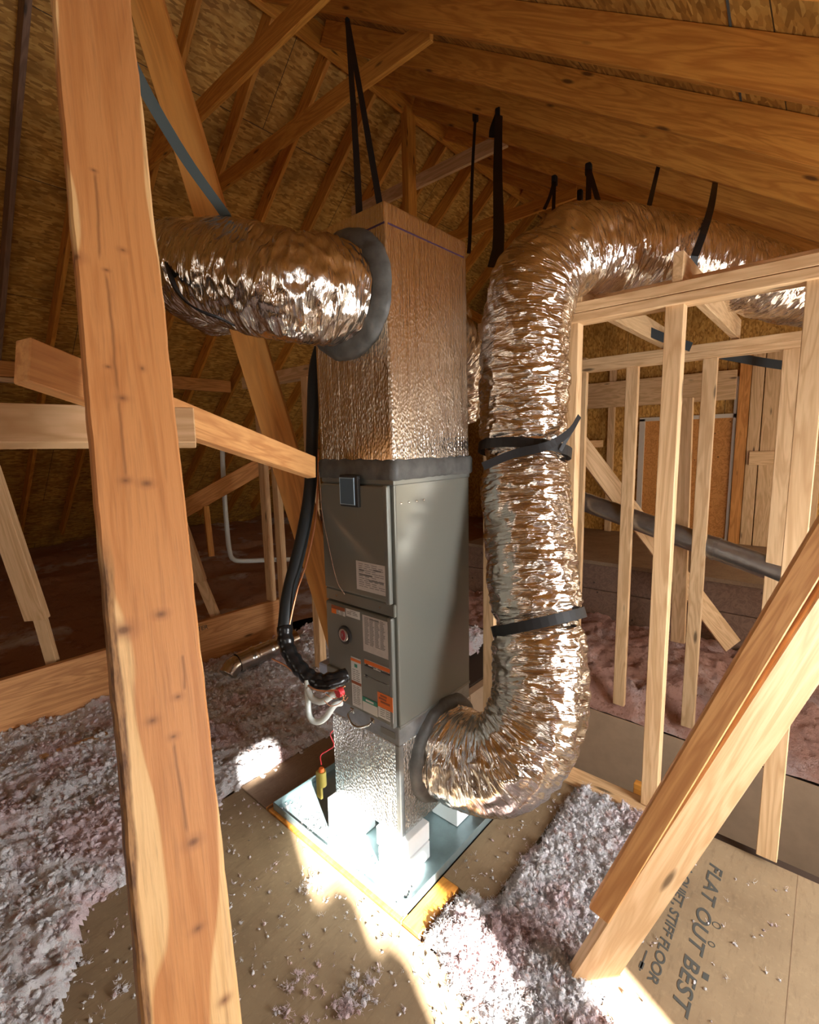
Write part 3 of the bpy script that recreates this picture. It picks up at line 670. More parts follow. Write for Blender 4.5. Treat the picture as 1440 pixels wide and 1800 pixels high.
box('label_border', (XF-.0022, y0_, (z0_+z1_)/2-.008), (XF-.001, y1_, (z0_+z1_)/2+.004), 'ink_brown', fu, bev=0)
box('label_symbol', (XF-.0022, (y0_+y1_)/2-.008, z1_-.042), (XF-.001, (y0_+y1_)/2+.008, z1_-.028), 'ink_green', fu, bev=0)
marks(s, [(.25+.04*i, .12, .9, 2) for i in range(6)]+[(.58+.035*i, .12, .9, 2) for i in range(11)])
s = sheet(q[10], q[11], 'paper_white'); y0_, y1_, z0_, z1_, par = s
box('label_border', (XF-.0022, y0_, z1_-.018), (XF-.001, y1_, z1_-.002), 'ink_orange', fu, bev=0)
marks(s, [(.42, .05, .2, 1), (.55, .05, .2, 1)], 'ink_black', hgt=.02); marks(s, [(.35+.12*i, .3, .95, 3) for i in range(5)])
box('label_border', (XF-.0022, y0_, z0_), (XF-.001, (y0_*.65+y1_*.35), z0_+.006), 'ink_black', fu, bev=0)
box('label_border', (XF-.0022, (y0_*.35+y1_*.65), z0_), (XF-.001, y1_, z0_+.006), 'ink_black', fu, bev=0)
s = sheet(q[12], (q[13][0], q[13][1]), 'paper_white'); marks(s, [(.3, .3, .9, 3), (.55, .1, .95, 3), (.8, .3, .9, 2)]); marks(s, [(.4, .06, .18, 1)], 'ink_black', hgt=.012)
s = sheet((q[14][0], .745), (q[15][0], .70), 'paper_white'); y0_, y1_, z0_, z1_, par = s
box('label_border', (XF-.0022, y0_, z1_-.002), (XF-.001, y1_, z1_+.018), 'ink_green', fu, bev=0); box('label_symbol', (XF-.003, y0_+.02, z1_+.004), (XF-.002, y1_-.02, z1_+.012), 'paper_white', fu, bev=0)
s = sheet(q[16], (q[17][0], .705), 'paper_white'); y0_, y1_, z0_, z1_, par = s
box('label_border', (XF-.0022, y0_, z1_-.062), (XF-.001, y1_, z1_), 'ink_orange', fu, bev=0); marks(s, [(.10, .2, .9, 1), (.22, .1, .9, 1), (.34, .2, .9, 1)], 'ink_brown', lift=.003, hgt=.008)
marks(s, [(.5+.08*i, .15, .9, 2) for i in range(6)])
# round maker's badge, black ring with a red oval on silver
bc = (1.285, 1.504, 1.006)
def disc(name, c, r, th, mat, parent, sy=1, sz=1, m=40, normal='x'):
    bm = bmesh.new(); bmesh.ops.create_cone(bm, cap_ends=True, segments=m, radius1=r, radius2=r*.94, depth=th)
    bmesh.ops.rotate(bm, verts=bm.verts, matrix=Matrix.Rotation(math.radians(-90), 3, 'Y'))
    for v in bm.verts: v.co.y *= sy; v.co.z *= sz
    me = bpy.data.meshes.new(name); bm.to_mesh(me); bm.free(); o = link(name, me, mat); put(o, c, parent); return o
disc('badge_ring', (XF-.003, bc[1], bc[2]), .041, .01, 'ink_black', fu)
disc('badge_disc', (XF-.0085, bc[1]+.004, bc[2]), .029, .003, 'bright_metal', fu)
disc('badge_emblem', (XF-.0105, bc[1]+.004, bc[2]), .024, .002, 'ink_red', fu, sy=.62, sz=.95)
lettering('badge_lettering', 'R', .024, 'bright_metal', (XF-.0125, bc[1]+.012, bc[2]-.008), (0, -1, 0), (0, 0, 1)); m = C.objects[-1]; m.parent = fu; m.location -= fu.location
# knock-out plate where the tube enters, filter rack with handle under the cabinet
box('entry_plate', (XF-.012, 1.535, .70), (XF+.004, YE-.014, .84), 'cabinet_paint', fu, bev=.003)
box('screw', (XF-.016, 1.543, .83), (XF-.011, 1.551, .838), 'bright_metal', fu, bev=.002); box('screw', (XF-.016, 1.543, .715), (XF-.011, 1.551, .723), 'bright_metal', fu, bev=.002)
rk = box('filter_rack', (X0-.006, Y0+.002, .60), (XE, YE, .683), 'galvanized', fu, bev=.003)
hp = Vector((X0-.006, 1.475, .655))
h_ = tube('rack_handle', [(X0-.006, 1.50, .655), (X0-.03, 1.50, .648), (X0-.045, 1.46, .628), (X0-.045, 1.42, .628), (X0-.03, 1.375, .648), (X0-.006, 1.375, .655)], .0045, 'bright_metal', fu, n=40, m=10)
for y in (1.50, 1.375): box('handle_mount', (X0-.010, y-.012, .645), (X0-.004, y+.012, .668), 'bright_metal', fu, bev=.003)
box('rack_label', (X0-.008, 1.245, .625), (X0-.0055, 1.325, .652), 'cabinet_edge', fu, bev=0)
box('cabinet_flange', (X0-.002, Y0-.002, .672), (XE+.002, YE+.002, .686), 'cabinet_edge', fu, bev=.002)

# return plenum: foil wrapped box under the furnace
rp = empty('return_plenum', (1.55, 1.43, .17), 'low shiny foil wrapped box under the furnace standing on white foam blocks', 'plenum')
box('foil_box', (X0-.004, Y0+.004, .185), (XE+.02, YE+.004, .602), 'foil_wrap_base', rp, bev=.010, seg=3)
box('corner_tape', (X0-.0055, Y0+.0025, .187), (X0+.022, Y0+.030, .60), 'galvanized', rp, bev=.004)
for (y, z, s_) in [(1.425, .575, .014), (1.43, .59, .008)]:
    bm = bmesh.new(); bmesh.ops.create_cone(bm, segments=3, radius1=s_, radius2=0, depth=s_*1.6); me = bpy.data.meshes.new('foil_tab'); bm.to_mesh(me); bm.free(); put(link('foil_tab', me, 'bright_metal'), (X0-.012, y, z), rp)
# supply plenum: tall foil wrapped box on top of the furnace
sp_ = empty('supply_plenum', (1.55, 1.43, 1.67), 'tall foil wrapped sheet metal plenum on top of the furnace', 'plenum')
ZP = 2.635
bm = bmesh.new(); bmesh.ops.create_cube(bm, size=1)
for v in bm.verts:
    up = v.co.z > 0
    v.co = Vector(((XE+.0 if v.co.x > 0 else X0-.004), (YE+.004 if v.co.y > 0 else Y0-.002+(.012 if up else 0)), (ZP if up else 1.70)))-Vector((1.55, 1.43, 1.67))
bmesh.ops.bevel(bm, geom=bm.edges[:], offset=.010, segments=3, affect='EDGES', profile=.6)
me = bpy.data.meshes.new('foil_box'); bm.to_mesh(me); bm.free(); link('foil_box', me, 'foil_wrap', sp_)
def ragged_band(name, z0, z1, mat, off=.006, seed=0):
    """mastic brushed round the seam, its edges uneven"""
    P = []; c = [(X0, Y0), (XE, Y0), (XE, YE), (X0, YE)]
    for i in range(4):
        a, b = c[i], c[(i+1) % 4]
        for k in range(24): t = k/24; P.append((a[0]+(b[0]-a[0])*t, a[1]+(b[1]-a[1])*t))
    cx, cy = (X0+XE)/2, (Y0+YE)/2; verts = []; n = len(P)
    for i, (x, y) in enumerate(P):
        ex = off+.004*noise.noise(Vector((x*25, y*25, seed)))
        dx = (1 if x > cx else -1)*(ex if abs(abs(x-cx)-(XE-X0)/2) < .001 else 0); dy = (1 if y > cy else -1)*(ex if abs(abs(y-cy)-(YE-Y0)/2) < .001 else 0)
        zt = z1+.008*noise.noise(Vector((x*30, y*30, 5+seed))); zb = z0+.004*noise.noise(Vector((x*30, y*30, 9+seed)))
        for (f, z) in ((.55, zb), (1, zb+.008), (1, (zb+zt)/2), (1, zt-.01), (.5, zt)): verts.append((x+dx*f-1.55, y+dy*f-1.43, z-1.67))
    m = 5; faces = [(i*m+k, ((i+1) % n)*m+k, ((i+1) % n)*m+k+1, i*m+k+1) for i in range(n) for k in range(m-1)]
    return link(name, meshfrom(name, verts, faces), mat, sp_, True)
ragged_band('mastic_seam', 1.668, 1.745, 'mastic', .011)
def lineof(name, pts, mat, parent, seg=26, w=.006):
    bm = bmesh.new(); pts = [Vector(p) for p in pts]
    for a, b in zip(pts[:-1], pts[1:]):
        n = int((b-a).length/.022)
        for i in range(n):
            if random.random() < .12: continue
            p = a.lerp(b, (i+.5)/n); d = b-a
            bmesh.ops.create_cube(bm, size=1, matrix=Matrix.Translation(p) @ Matrix.Diagonal((max(.0016, abs(d.x)/n*.85), max(.0016, abs(d.y)/n*.85), w*random.uniform(.7, 1.1), 1)))
    me = bpy.data.meshes.new(name); bm.to_mesh(me); bm.free(); o = link(name, me, mat); o.parent = parent; o.location = -parent.location; return o
beam('printed_line', (X0-.0045, YE-.17, ZP-.078), (X0-.0045, YE-.26, ZP-.075), .001, .006, 'ink_purple', sp_, bev=0)
beam('printed_line', (X0-.0045, YE-.27, ZP-.075), (X0-.0045, Y0+.012, ZP-.072), .001, .006, 'ink_purple', sp_, bev=0)
beam('printed_line', (X0+.01, Y0+.0088, ZP-.072), (XE-.02, Y0+.0088, ZP-.066), .001, .006, 'ink_purple', sp_, bev=0)

# ------------------------------------------------------------------ flexible foil ducts
def crinkle(amp=.010, big=.012, cinch=(), seed=0, ends=None):
    def f(s, th, d, p, r, L):
        q = Vector((s*7+seed, math.cos(th)*1.3, math.sin(th)*1.3))
        v = r+big*noise.noise(q)
        w = noise.noise(Vector((s*30+seed*3, math.cos(th)*2.0, math.sin(th)*2.0)))
        w2 = noise.noise(Vector((s*62+seed*5, math.cos(th)*4.5, math.sin(th)*4.5)))
        w3 = noise.noise(Vector((s*16+math.sin(th*2)*1.5, math.cos(th)*3, math.sin(th)*3)))
        v += amp*(1-2.4*abs(w))*.8 + amp*.25*(1-2.4*abs(w2)) + amp*.6*w3
        for (c, dep, wd) in cinch: v -= dep*math.exp(-((s-c)/wd)**2)
        return v
    return f
def foilduct(name, pts, r, label, n=420, m=150, **k):
    e = empty(name, pts[0], label, 'duct'); o = tube('foil_jacket', pts, r, 'foil_duct', e, n=n, m=m, rfun=crinkle(**k)); return e
RISER = [(1.60, 1.235, .45), (1.60, 1.055, .45), (1.64, .905, .52), (1.735, .845, .69), (1.815, .875, .90), (1.885, .94, 1.15), (1.95, 1.01, 1.42), (2.01, 1.06, 1.70), (2.035, 1.085, 2.0), (2.06, 1.09, 2.28), (2.12, 1.075, 2.50), (2.29, .99, 2.655), (2.60, .86, 2.715), (2.95, .70, 2.73), (3.35, .53, 2.73), (3.8, .33, 2.70), (4.3, .1, 2.68), (4.9, -.2, 2.6)]
_P, _L = spline(RISER, 900)
def on_riser(s):
    i = int(s/_L*899); return _P[i], (_P[min(899, i+3)]-_P[max(0, i-3)]).normalized()
def s_at(z):
    for i in range(900):
        if _P[i].z > z and i > 40: return _L*i/899
rd = foilduct('flexible_duct', RISER, .190, 'big crinkled foil duct rising from the floor box beside the furnace, over the framed wall', n=900, m=160, cinch=((s_at(1.03), .030, .045), (s_at(1.74), .022, .045), (s_at(2.60), .03, .05)), seed=2)
LEFTD = [(1.315, 1.44, 2.36), (1.20, 1.455, 2.36), (1.10, 1.50, 2.36), (1.04, 1.60, 2.39), (1.005, 1.76, 2.44), (1.01, 1.95, 2.50), (1.06, 2.2, 2.58), (1.25, 2.5, 2.62), (1.5, 2.8, 2.64)]
ld = foilduct('flexible_duct', LEFTD, .178, 'shiny foil duct leaving the left face of the tall plenum and bending away', n=460, m=160, cinch=((.62, .012, .03),), seed=9)
foilduct('flexible_duct', [(1.79, 1.44, 2.33), (1.95, 1.46, 2.32), (2.12, 1.52, 2.2), (2.22, 1.60, 1.95)], .13, 'small foil duct behind the plenum squeezed between plenum and the tall duct', n=160, m=90, seed=4)
foilduct('flexible_duct', [(1.74, 1.50, 2.55), (1.98, 1.56, 2.60), (2.3, 1.72, 2.62), (2.8, 2.0, 2.62)], .10, 'yellowish small foil duct leaving the top rear of the plenum', n=160, m=90, seed=5)
# grey mastic collars where ducts join the boxes
def collar(name, c, axis, r, t, lab, parent, sq=1):
    ax_ = Vector(axis); verts = []; n, m = 72, 14; z = Vector((0, 0, 1)); y = ax_.cross(z); org = parent.location
    for i in range(n):
        a = 2*math.pi*i/n; d = math.cos(a)*z+math.sin(a)*y
        for k in range(m):
            b = math.pi*k/(m-1)
            rr = t*(1+.18*noise.noise(Vector((math.cos(a)*5, math.sin(a)*5, b))))
            verts.append(Vector(c)+d*(r+math.cos(b)*rr*1.25)+ax_*math.sin(b)*rr-org)
    faces = [(i*m+k, ((i+1) % n)*m+k, ((i+1) % n)*m+k+1, i*m+k+1) for i in range(n) for k in range(m-1)]
    return link(name, meshfrom(name, verts, faces), 'mastic', parent, True)
collar('mastic_collar', (X0-.004, 1.44, 2.36), (-1, 0, 0), .185, .040, '', sp_)
collar('mastic_collar', (1.60, Y0+.004, .45), (0, -1, 0), .192, .036, '', rp)

# ------------------------------------------------------------------ straps
def rband(s, tilt, lab, a0=0, a1=6.283, r=.206, wd=.042, tail=None):
    p, t = on_riser(s); ax_ = (t+Vector(tilt)).normalized()
    e = empty('duct_strap', p, lab, 'strap'); band('strap_loop', p, ax_, r, wd, 'black_strap', e, a0, a1, disp=lambda a: .004*math.sin(3*a)); 
    if tail: strip('strap_tail', tail, (0, 0, 1), wd*.7, 'black_strap', e, th=.003)
    return e
rband(s_at(1.03), (-.10, .14, 0), 'black strap cinched round the lower part of the tall duct', r=.198)
rband(s_at(1.76), (.10, -.1, 0), 'black strap tied round the tall duct at mid height with a loose tail', r=.206, tail=[(1.948, 0.8646, 1.761), (1.985, 0.8381, 1.835), (2.036, 0.8242, 1.899)])
p, t = on_riser(s_at(1.76)); e = empty('duct_strap', p, 'second black strap crossing the knot on the tall duct', 'strap')
strip('strap_tail', [(1.693, 1.081, 1.704), (1.776, 0.982, 1.754), (1.845, 0.879, 1.78), (1.961, 0.8351, 1.835), (2.028, 0.8187, 1.903)], (0.1179, 0.0758, 0.9901), .036, 'black_strap', e)
# strap round the left duct
_Q, _LQ = spline(LEFTD, 200)
e = empty('duct_strap', _Q[128], 'black strap slung under the outer bend of the left duct', 'strap')
strip('strap_loop', [(0.9433, 2.047, 2.66), (0.8713, 1.951, 2.542), (0.8341, 1.866, 2.448), (0.7977, 1.749, 2.35), (0.7928, 1.664, 2.284), (0.8098, 1.598, 2.244), (0.8556, 1.565, 2.225), (0.9158, 1.586, 2.216)], (0.8758, 0.5026, -0.1428), .030, 'black_strap', e, n=40, th=.006)
def hang(top, legs, lab, wd=.030, wdir=(1, -1, 0), mat='black_strap', name='hanging_strap', knot=.03):
    e = empty(name, top, lab, 'strap'); 
    for L_ in legs: strip('strap_leg', [top]+list(L_), wdir, wd, mat, e, n=14, th=.003)
    if knot:
        o = link('strap_knot', boxmesh('strap_knot', (knot, knot*.8, knot*1.6), knot*.25, 2), mat); put(o, Vector(top)+Vector((0, 0, -.01)), e)
    return e
hang((2.615, 2.773, 4.718), [[(1.984, 2.075, 3.475), (1.679, 1.744, 2.803), (1.669, 1.734, 2.698)], [(2.144, 2.163, 3.666), (1.869, 1.787, 2.941), (1.865, 1.764, 2.812)]], 'long black hanging strap in an inverted V behind the top of the plenum', wd=.033, wdir=(0.6573, -0.7533, -0.0206))
hang((3.909, 2.573, 4.616), [[(3.568, 2.376, 4.02), (2.86, 1.928, 3.156), (2.664, 1.805, 2.966)]], 'thin black strap seen edge on behind the plenum', wd=.024, wdir=(0.6573, -0.7533, -0.0206), knot=.05)
hang((3.851, 2.306, 4.492), [[(3.127, 1.879, 3.636), (2.424, 1.448, 2.883), (2.204, 1.345, 2.661)], [(3.762, 2.3, 4.344), (3.699, 2.272, 4.235)]], 'wide black strap hanging just left of the tall duct top', wd=.062, wdir=(0.6573, -0.7533, -0.0206), knot=.06)
hang((4.499, 2.109, 4.156), [[(4.252, 2.032, 3.908), (4.006, 1.963, 3.701)], [(4.274, 2.006, 3.907), (4.053, 1.904, 3.681)]], 'small black strap hanging in the dark left of the horizontal duct', wd=.03, wdir=(0.6573, -0.7533, -0.0206), knot=.055)
hang((4.637, 1.924, 4.023), [[(4.412, 1.833, 3.829), (4.197, 1.737, 3.663)]], 'very short black strap between two others behind the duct top', wd=.03, wdir=(0.6573, -0.7533, -0.0206), knot=.055)
hang((4.287, 1.712, 4.029), [[(3.841, 1.53, 3.664), (3.393, 1.351, 3.3)], [(3.869, 1.498, 3.663), (3.45, 1.285, 3.298)]], 'black forked strap above the bend of the horizontal duct', wd=.04, wdir=(0.6573, -0.7533, -0.0206), knot=.06)
hang((4.086, 1.118, 3.76), [[(3.701, 1.035, 3.466), (3.082, 0.8883, 3.059)]], 'plain black strap going down behind the horizontal duct', wd=.03, wdir=(0.6573, -0.7533, -0.0206), knot=.0)
hang((3.971, 0.7307, 3.484), [[(3.05, 0.5724, 2.984), (2.725, 0.5388, 2.739), (2.654, 0.5596, 2.602), (2.718, 0.5775, 2.525)]], 'black strap curving over the front of the horizontal duct above the wall plate', wd=.036, wdir=(0.6573, -0.7533, -0.0206), knot=.0)
e = hang((0.6639, 1.667, 2.977), [[(0.739, 1.681, 2.87), (0.8555, 1.707, 2.751), (0.9843, 1.719, 2.635), (1.013, 1.745, 2.62)]], 'grey blue webbing strap slanting down from behind the post onto the left duct', wd=.040, wdir=(0.6573, -0.7533, -0.0206), mat='blue_strap', knot=0)
strip('black_sagging_strap', [(3.701, 0.4541, 2.53), (3.744, 0.4125, 2.567), (3.781, 0.3751, 2.59)], (0, 0, 1), .04, 'black_strap', label='short black strap under the duct right of the two plates', cat='strap')

# ------------------------------------------------------------------ refrigerant tube, wires, drain trap
ls = empty('line_set', (1.313, 1.647, 2.183), 'thick black insulated tube hanging left of the furnace and entering it at the bottom', 'tube')
T = [(1.5, 1.837, 2.283), (1.428, 1.811, 2.132), (1.358, 1.757, 1.861), (1.291, 1.705, 1.616), (1.181, 1.634, 1.415), (1.066, 1.574, 1.236), (1.01, 1.535, 1.112)]
tube('insulated_tube', T, .027, 'black_rubber', ls, n=90, m=20)
T2 = [(1.011, 1.536, 1.122), (0.9984, 1.503, 1.044), (1.008, 1.431, 0.9715), (1.034, 1.365, 0.9421), (1.073, 1.321, 0.9492), (1.114, 1.307, 0.9535)]
def wrap(s, th, d, p, r, L): return r*(1+.06*math.sin(s*150)+.08*noise.noise(Vector((s*40, math.cos(th)*2, math.sin(th)*2))))
tube('taped_tube', T2, .029, 'black_tape', ls, n=140, m=24, rfun=wrap)
tube('taped_tube', [(1.013, 1.358, 0.9418), (1.039, 1.313, 0.9436), (1.081, 1.298, 0.9494), (1.107, 1.299, 0.9519)], .018, 'black_tape', ls, n=60, m=16, rfun=wrap)
tube('copper_line', [(1.348, 1.706, 1.786), (1.254, 1.621, 1.527), (1.145, 1.554, 1.35), (1.069, 1.526, 1.245), (1.016, 1.514, 1.121)], .004, 'copper', ls, n=70, m=8)
tube('thin_wire', [(1.231, 1.561, 1.696), (1.188, 1.5, 1.544), (1.127, 1.393, 1.431), (1.081, 1.3, 1.326), (1.081, 1.26, 1.282)], .0016, 'grey_wood', ls, n=60, m=6)
tube('thin_wire', [(0.9646, 1.563, 0.9983), (0.9835, 1.492, 0.9805), (0.9906, 1.416, 0.9497), (0.9979, 1.343, 0.9333), (1.026, 1.281, 0.938), (1.057, 1.249, 0.9531)], .003, 'copper', ls, n=70, m=8)
tr = empty('condensate_trap', (1, 1.332, 0.8966), 'pale plastic drain pipe loop beside the lower left of the furnace', 'drain pipe')
tube('drain_pipe', [(0.9987, 1.392, 0.9541), (0.9871, 1.378, 0.8973), (0.9775, 1.36, 0.835), (0.9855, 1.332, 0.8177), (1.003, 1.301, 0.8368), (1.03, 1.28, 0.8805), (1.059, 1.277, 0.8775)], .0105, 'clear_pvc', tr, n=80, m=16)
tube('drain_pipe', [(0.9908, 1.38, 0.928), (0.9873, 1.348, 0.9011), (0.996, 1.307, 0.9007), (1.018, 1.272, 0.9271), (1.043, 1.261, 0.9335)], .0115, 'clear_pvc', tr, n=60, m=16)
band('pipe_mark', (0.983, 1.371, 0.8773), (0, 0, 1), .0108, .003, 'blue_plastic', tr, th=.0006)
disc('red_cap', (1.029, 1.248, 0.9416), .017, .02, 'red_plastic', tr)
for k in range(3): tube('control_wire', [(0.9848, 1.284, 0.9459), (1.007, 1.261, 0.957), (1.027, 1.236, 0.9446), (1.031, 1.225, 0.9168), (1.04, 1.217, 0.9283)] if k == 0 else ([(0.9841, 1.279, 0.9182), (0.9977, 1.259, 0.9), (1.02, 1.236, 0.9092), (1.036, 1.223, 0.9364)] if k == 1 else [(0.9954, 1.285, 0.9367), (1.017, 1.257, 0.9201), (1.036, 1.241, 0.9473), (1.022, 1.26, 0.9597)]), .0014, 'copper', tr, n=40, m=6)
# float switch on the pan rim
fs = empty('float_switch', (0.9405, 1.256, 0.6496), 'small yellow green float switch on the pan rim with a red wire', 'switch')
fc = Vector((0.9526, 1.272, 0.6439))
disc_m = bmesh.new(); bmesh.ops.create_cone(disc_m, cap_ends=True, segments=20, radius1=.016, radius2=.016, depth=.055); me = bpy.data.meshes.new('switch_body'); disc_m.to_mesh(me); disc_m.free(); put(link('switch_body', me, 'brass'), fc, fs)
box('switch_bracket', fc+Vector((-.004, .004, -.085)), fc+Vector((.006, .030, .015)), 'brass', fs, bev=.002)
disc_m = bmesh.new(); bmesh.ops.create_cone(disc_m, cap_ends=True, segments=16, radius1=.011, radius2=.008, depth=.012); me = bpy.data.meshes.new('switch_cap'); disc_m.to_mesh(me); disc_m.free(); put(link('switch_cap', me, 'ink_orange'), fc+Vector((0, 0, .033)), fs)
tube('switch_wire', [(0.9569, 1.277, 0.6914), (0.9594, 1.281, 0.7232), (0.983, 1.271, 0.7343), (0.9997, 1.256, 0.7517), (0.9961, 1.268, 0.7878), (1.01, 1.269, 0.7977)], .0022, 'red_plastic', fs, n=50, m=8)

# ------------------------------------------------------------------ drain pan and foam blocks
pan = empty('drain_pan', (1.55, 1.5, .0), 'wide shallow grey metal drain pan under the furnace', 'pan')
PX0, PX1, PY0, PY1 = 1.175, 1.92, 1.105, 1.975
box('pan_floor', (PX0, PY0, .010), (PX1, PY1, .016), 'pan_metal', pan, bev=.001)
for (lo, hi) in [((PX0, PY0, .012), (PX0+.004, PY1, .05)), ((PX1-.004, PY0, .012), (PX1, PY1, .05)), ((PX0, PY0, .012), (PX1, PY0+.004, .05)), ((PX0, PY1-.004, .012), (PX1, PY1, .05))]: box('pan_rim', lo, hi, 'pan_metal', pan, bev=.001)
FB = [((1.285, 1.195, .018), (1.45, 1.345, .098), 'lower white foam block under the front corner of the foil box'), ((1.29, 1.20, .099), (1.455, 1.36, .183), 'upper white foam block under the front corner of the foil box'),
      ((1.265, 1.50, .018), (1.42, 1.655, .183), 'white foam block under the left front end of the foil box'), ((1.66, 1.20, .018), (1.79, 1.35, .183), 'white foam block under the right side of the foil box below the duct')]
for lo, hi, lab in FB: tag(box('foam_block', lo, hi, 'foam', bev=.004, seg=2), lab, 'foam block')

# ------------------------------------------------------------------ things behind on the left
df = empty('duct_fitting', (1.979, 3.394, 0.14), 'shiny round metal duct elbow lying in the insulation left of the furnace', 'duct fitting')
fa, fb = Vector((1.772, 3.355, 0.15)), Vector((2.293, 3.326, 0.19))
tube('metal_sleeve', [fa, fa.lerp(fb, .5), fb], .075, 'bright_metal', df, n=40, m=32, rfun=lambda s, th, d, p, r, L: r+.006*(abs(s-.25*L) < .02)+.005*(abs(s-.55*L) < .015), cap=False)
tube('elbow_end', [fa+Vector((-.10, -.02, -.05)), fa+Vector((-.05, -.01, -.01)), fa], .068, 'bright_metal', df, n=24, m=32)
pv = empty('vent_pipe', (2.485, 4.684, 1.145), 'slim white plastic pipe with an elbow in the dark at the back left', 'pipe')
tube('pipe_run', [(2.533, 4.784, 1.875), (2.489, 4.729, 1.379), (2.457, 4.666, 0.9125), (2.451, 4.635, 0.7373), (2.462, 4.608, 0.6668), (2.522, 4.535, 0.6415), (2.763, 4.335, 0.635), (2.929, 4.22, 0.6251)], .024, 'white_pvc', pv, n=120, m=14)
beam('timber_board', (2.157, 4.468, 1.256), (2.136, 4.392, 0.783), .05, .05, 'rafter_wood', label='short dark stick beside the white pipe at the back left', cat='stick')
beam('timber_board', (1.945, 4.695, 1.182), (2.76, 4.325, 1.653), .05, .16, 'brown_wood', label='dim sloping board in the dark behind the white pipe', cat='board')
tag(box('junction_box', (1.304, 1.644, 0.6723), (1.384, 1.724, 0.8123), 'blue_plastic', bev=.006), 'pale blue plastic box just behind the black tube at the left of the furnace', 'box')
for (p, q_, lab) in [((2.477, 0.4473, 3.503), (2.466, 0.4351, 3.387), 'thin blue chalk mark on the sheathing at the top right'),]:
    pass

# ------------------------------------------------------------------ loose insulation
def fbm(x, y, s, o=4, seed=0.0):
    v = 0; a = 1
    for i in range(o): v += a*noise.noise(Vector((x*s, y*s, seed+i*7.3))); s *= 2.05; a *= .55
    return v
def field(name, x0, x1, y0, y1, step, hf, mat, label):
    nx, ny = int((x1-x0)/step), int((y1-y0)/step); idx = {}; verts = []; H = {}
    for i in range(nx+1):
        for j in range(ny+1):
            x, y = x0+i*step, y0+j*step; h = hf(x, y)
            if h is not None: idx[i, j] = len(verts); verts.append((x, y, h))
    faces = [(idx[i, j], idx[i+1, j], idx[i+1, j+1], idx[i, j+1]) for i in range(nx) for j in range(ny) if (i, j) in idx and (i+1, j) in idx and (i+1, j+1) in idx and (i, j+1) in idx]
    o = link(name, meshfrom(name, verts, faces), mat, None, True)
    return tag(o, label, 'insulation', kind='stuff'), verts
def clumps(bm_verts, bm_faces, pts, rmin, rmax):
    for (x, y, z) in pts:
        r = random.uniform(rmin, rmax); R3 = Matrix.Rotation(random.uniform(0, 6.28), 3, Vector((random.random()-.5, random.random()-.5, random.random()-.5)).normalized())
        sx, sy, sz = r*random.uniform(.5, 1.6), r*random.uniform(.4, 1.1), r*random.uniform(.4, .9); b = len(bm_verts); sd = random.random()*99
        for v in ICO_V:
            q = R3 @ Vector((v[0]*sx, v[1]*sy, v[2]*sz)); k = 1+.55*noise.noise(Vector((v[0]*2.2+sd, v[1]*2.2, v[2]*2.2)))
            bm_verts.append((x+q.x*k, y+q.y*k, z+q.z*k))
        bm_faces.extend([tuple(b+i for i in f) for f in ICO_F])
_b = bmesh.new(); bmesh.ops.create_icosphere(_b, subdivisions=2, radius=1); ICO_V = [tuple(v.co) for v in _b.verts]; ICO_F = [tuple(v.index for v in f.verts) for f in _b.faces]; _b.free()
def ridged(x, y, s, seed): return sum((.6**i)*(1-abs(noise.noise(Vector((x*s*2**i, y*s*2**i, seed+i*3.1))))*2.2) for i in range(4))
def fibres(V, F, pts, n, rr=.014):
    """short curled glass fibres standing out of the clumps"""
    P = np.array(pts)[rng.integers(0, len(pts), n)]+rng.normal(0, rr*.55, (n, 3))*np.array([1, 1, .5]); P[:, 2] += .003
    d = rng.normal(0, 1, (n, 3)); d[:, 2] = np.abs(d[:, 2])*.8; d /= np.linalg.norm(d, axis=1)[:, None]
    c = rng.normal(0, 1, (n, 3)); L = rng.uniform(.005, .016, n)[:, None]; w_ = np.cross(d, c); w_ /= np.linalg.norm(w_, axis=1)[:, None]; w_ *= rng.uniform(.0004, .0011, n)[:, None]
    cur = np.cross(w_/np.linalg.norm(w_, axis=1)[:, None], d)*rng.uniform(-.8, .8, n)[:, None]
    base = len(V); rows = []
    for t in (0, .5, 1):
        q = P+d*L*t+cur*L*t*t; k = 1-.6*t
        rows += [q-w_*k, q+w_*k]
    A = np.stack(rows, 1).reshape(-1, 3); V.extend(map(tuple, A.tolist()))
    i = base+6*np.arange(n)[:, None]
    F.extend(map(tuple, np.concatenate([i+np.array([0, 1, 3, 2]), i+np.array([2, 3, 5, 4])]).tolist()))
def insulation_with_clumps(name, x0, x1, y0, y1, step, hf, mat, label, ncl, rmin, rmax, nf=60000):
    o, vs = field(name, x0, x1, y0, y1, step, hf, mat, label)
    V, F = [], []; cand = [v for v in vs]
    pts = []
    for _ in range(ncl):
        v = random.choice(cand); pts.append((v[0]+random.uniform(-step, step), v[1]+random.uniform(-step, step), v[2]+random.uniform(-.004, .010)))
    clumps(V, F, pts, rmin, rmax)
    fibres(V, F, pts, nf)
    me = o.data; n0 = len(me.vertices)
    allv = [tuple(v.co) for v in me.vertices]+V; allf = [tuple(p.vertices) for p in me.polygons]+[tuple(i+n0 for i in f) for f in F]
    nm = bpy.data.meshes.new(name); nm.from_pydata(allv, [], allf); nm.update(); nm.materials.append(MATS[mat]); nm.polygons.foreach_set('use_smooth', [True]*len(nm.polygons)); o.data = nm; return o
def edge1(x):   # front limit of the left field
    pts = [(-1.2, 1.2), (.12, 1.55), (.30, 1.85), (.42, 2.08), (.62, 2.10), (1.0, 2.235), (1.5, 2.24), (4, 2.24)]
    for a, b in zip(pts[:-1], pts[1:]):
        if a[0] <= x <= b[0]: return a[1]+(b[1]-a[1])*(x-a[0])/(b[0]-a[0])
    return 2
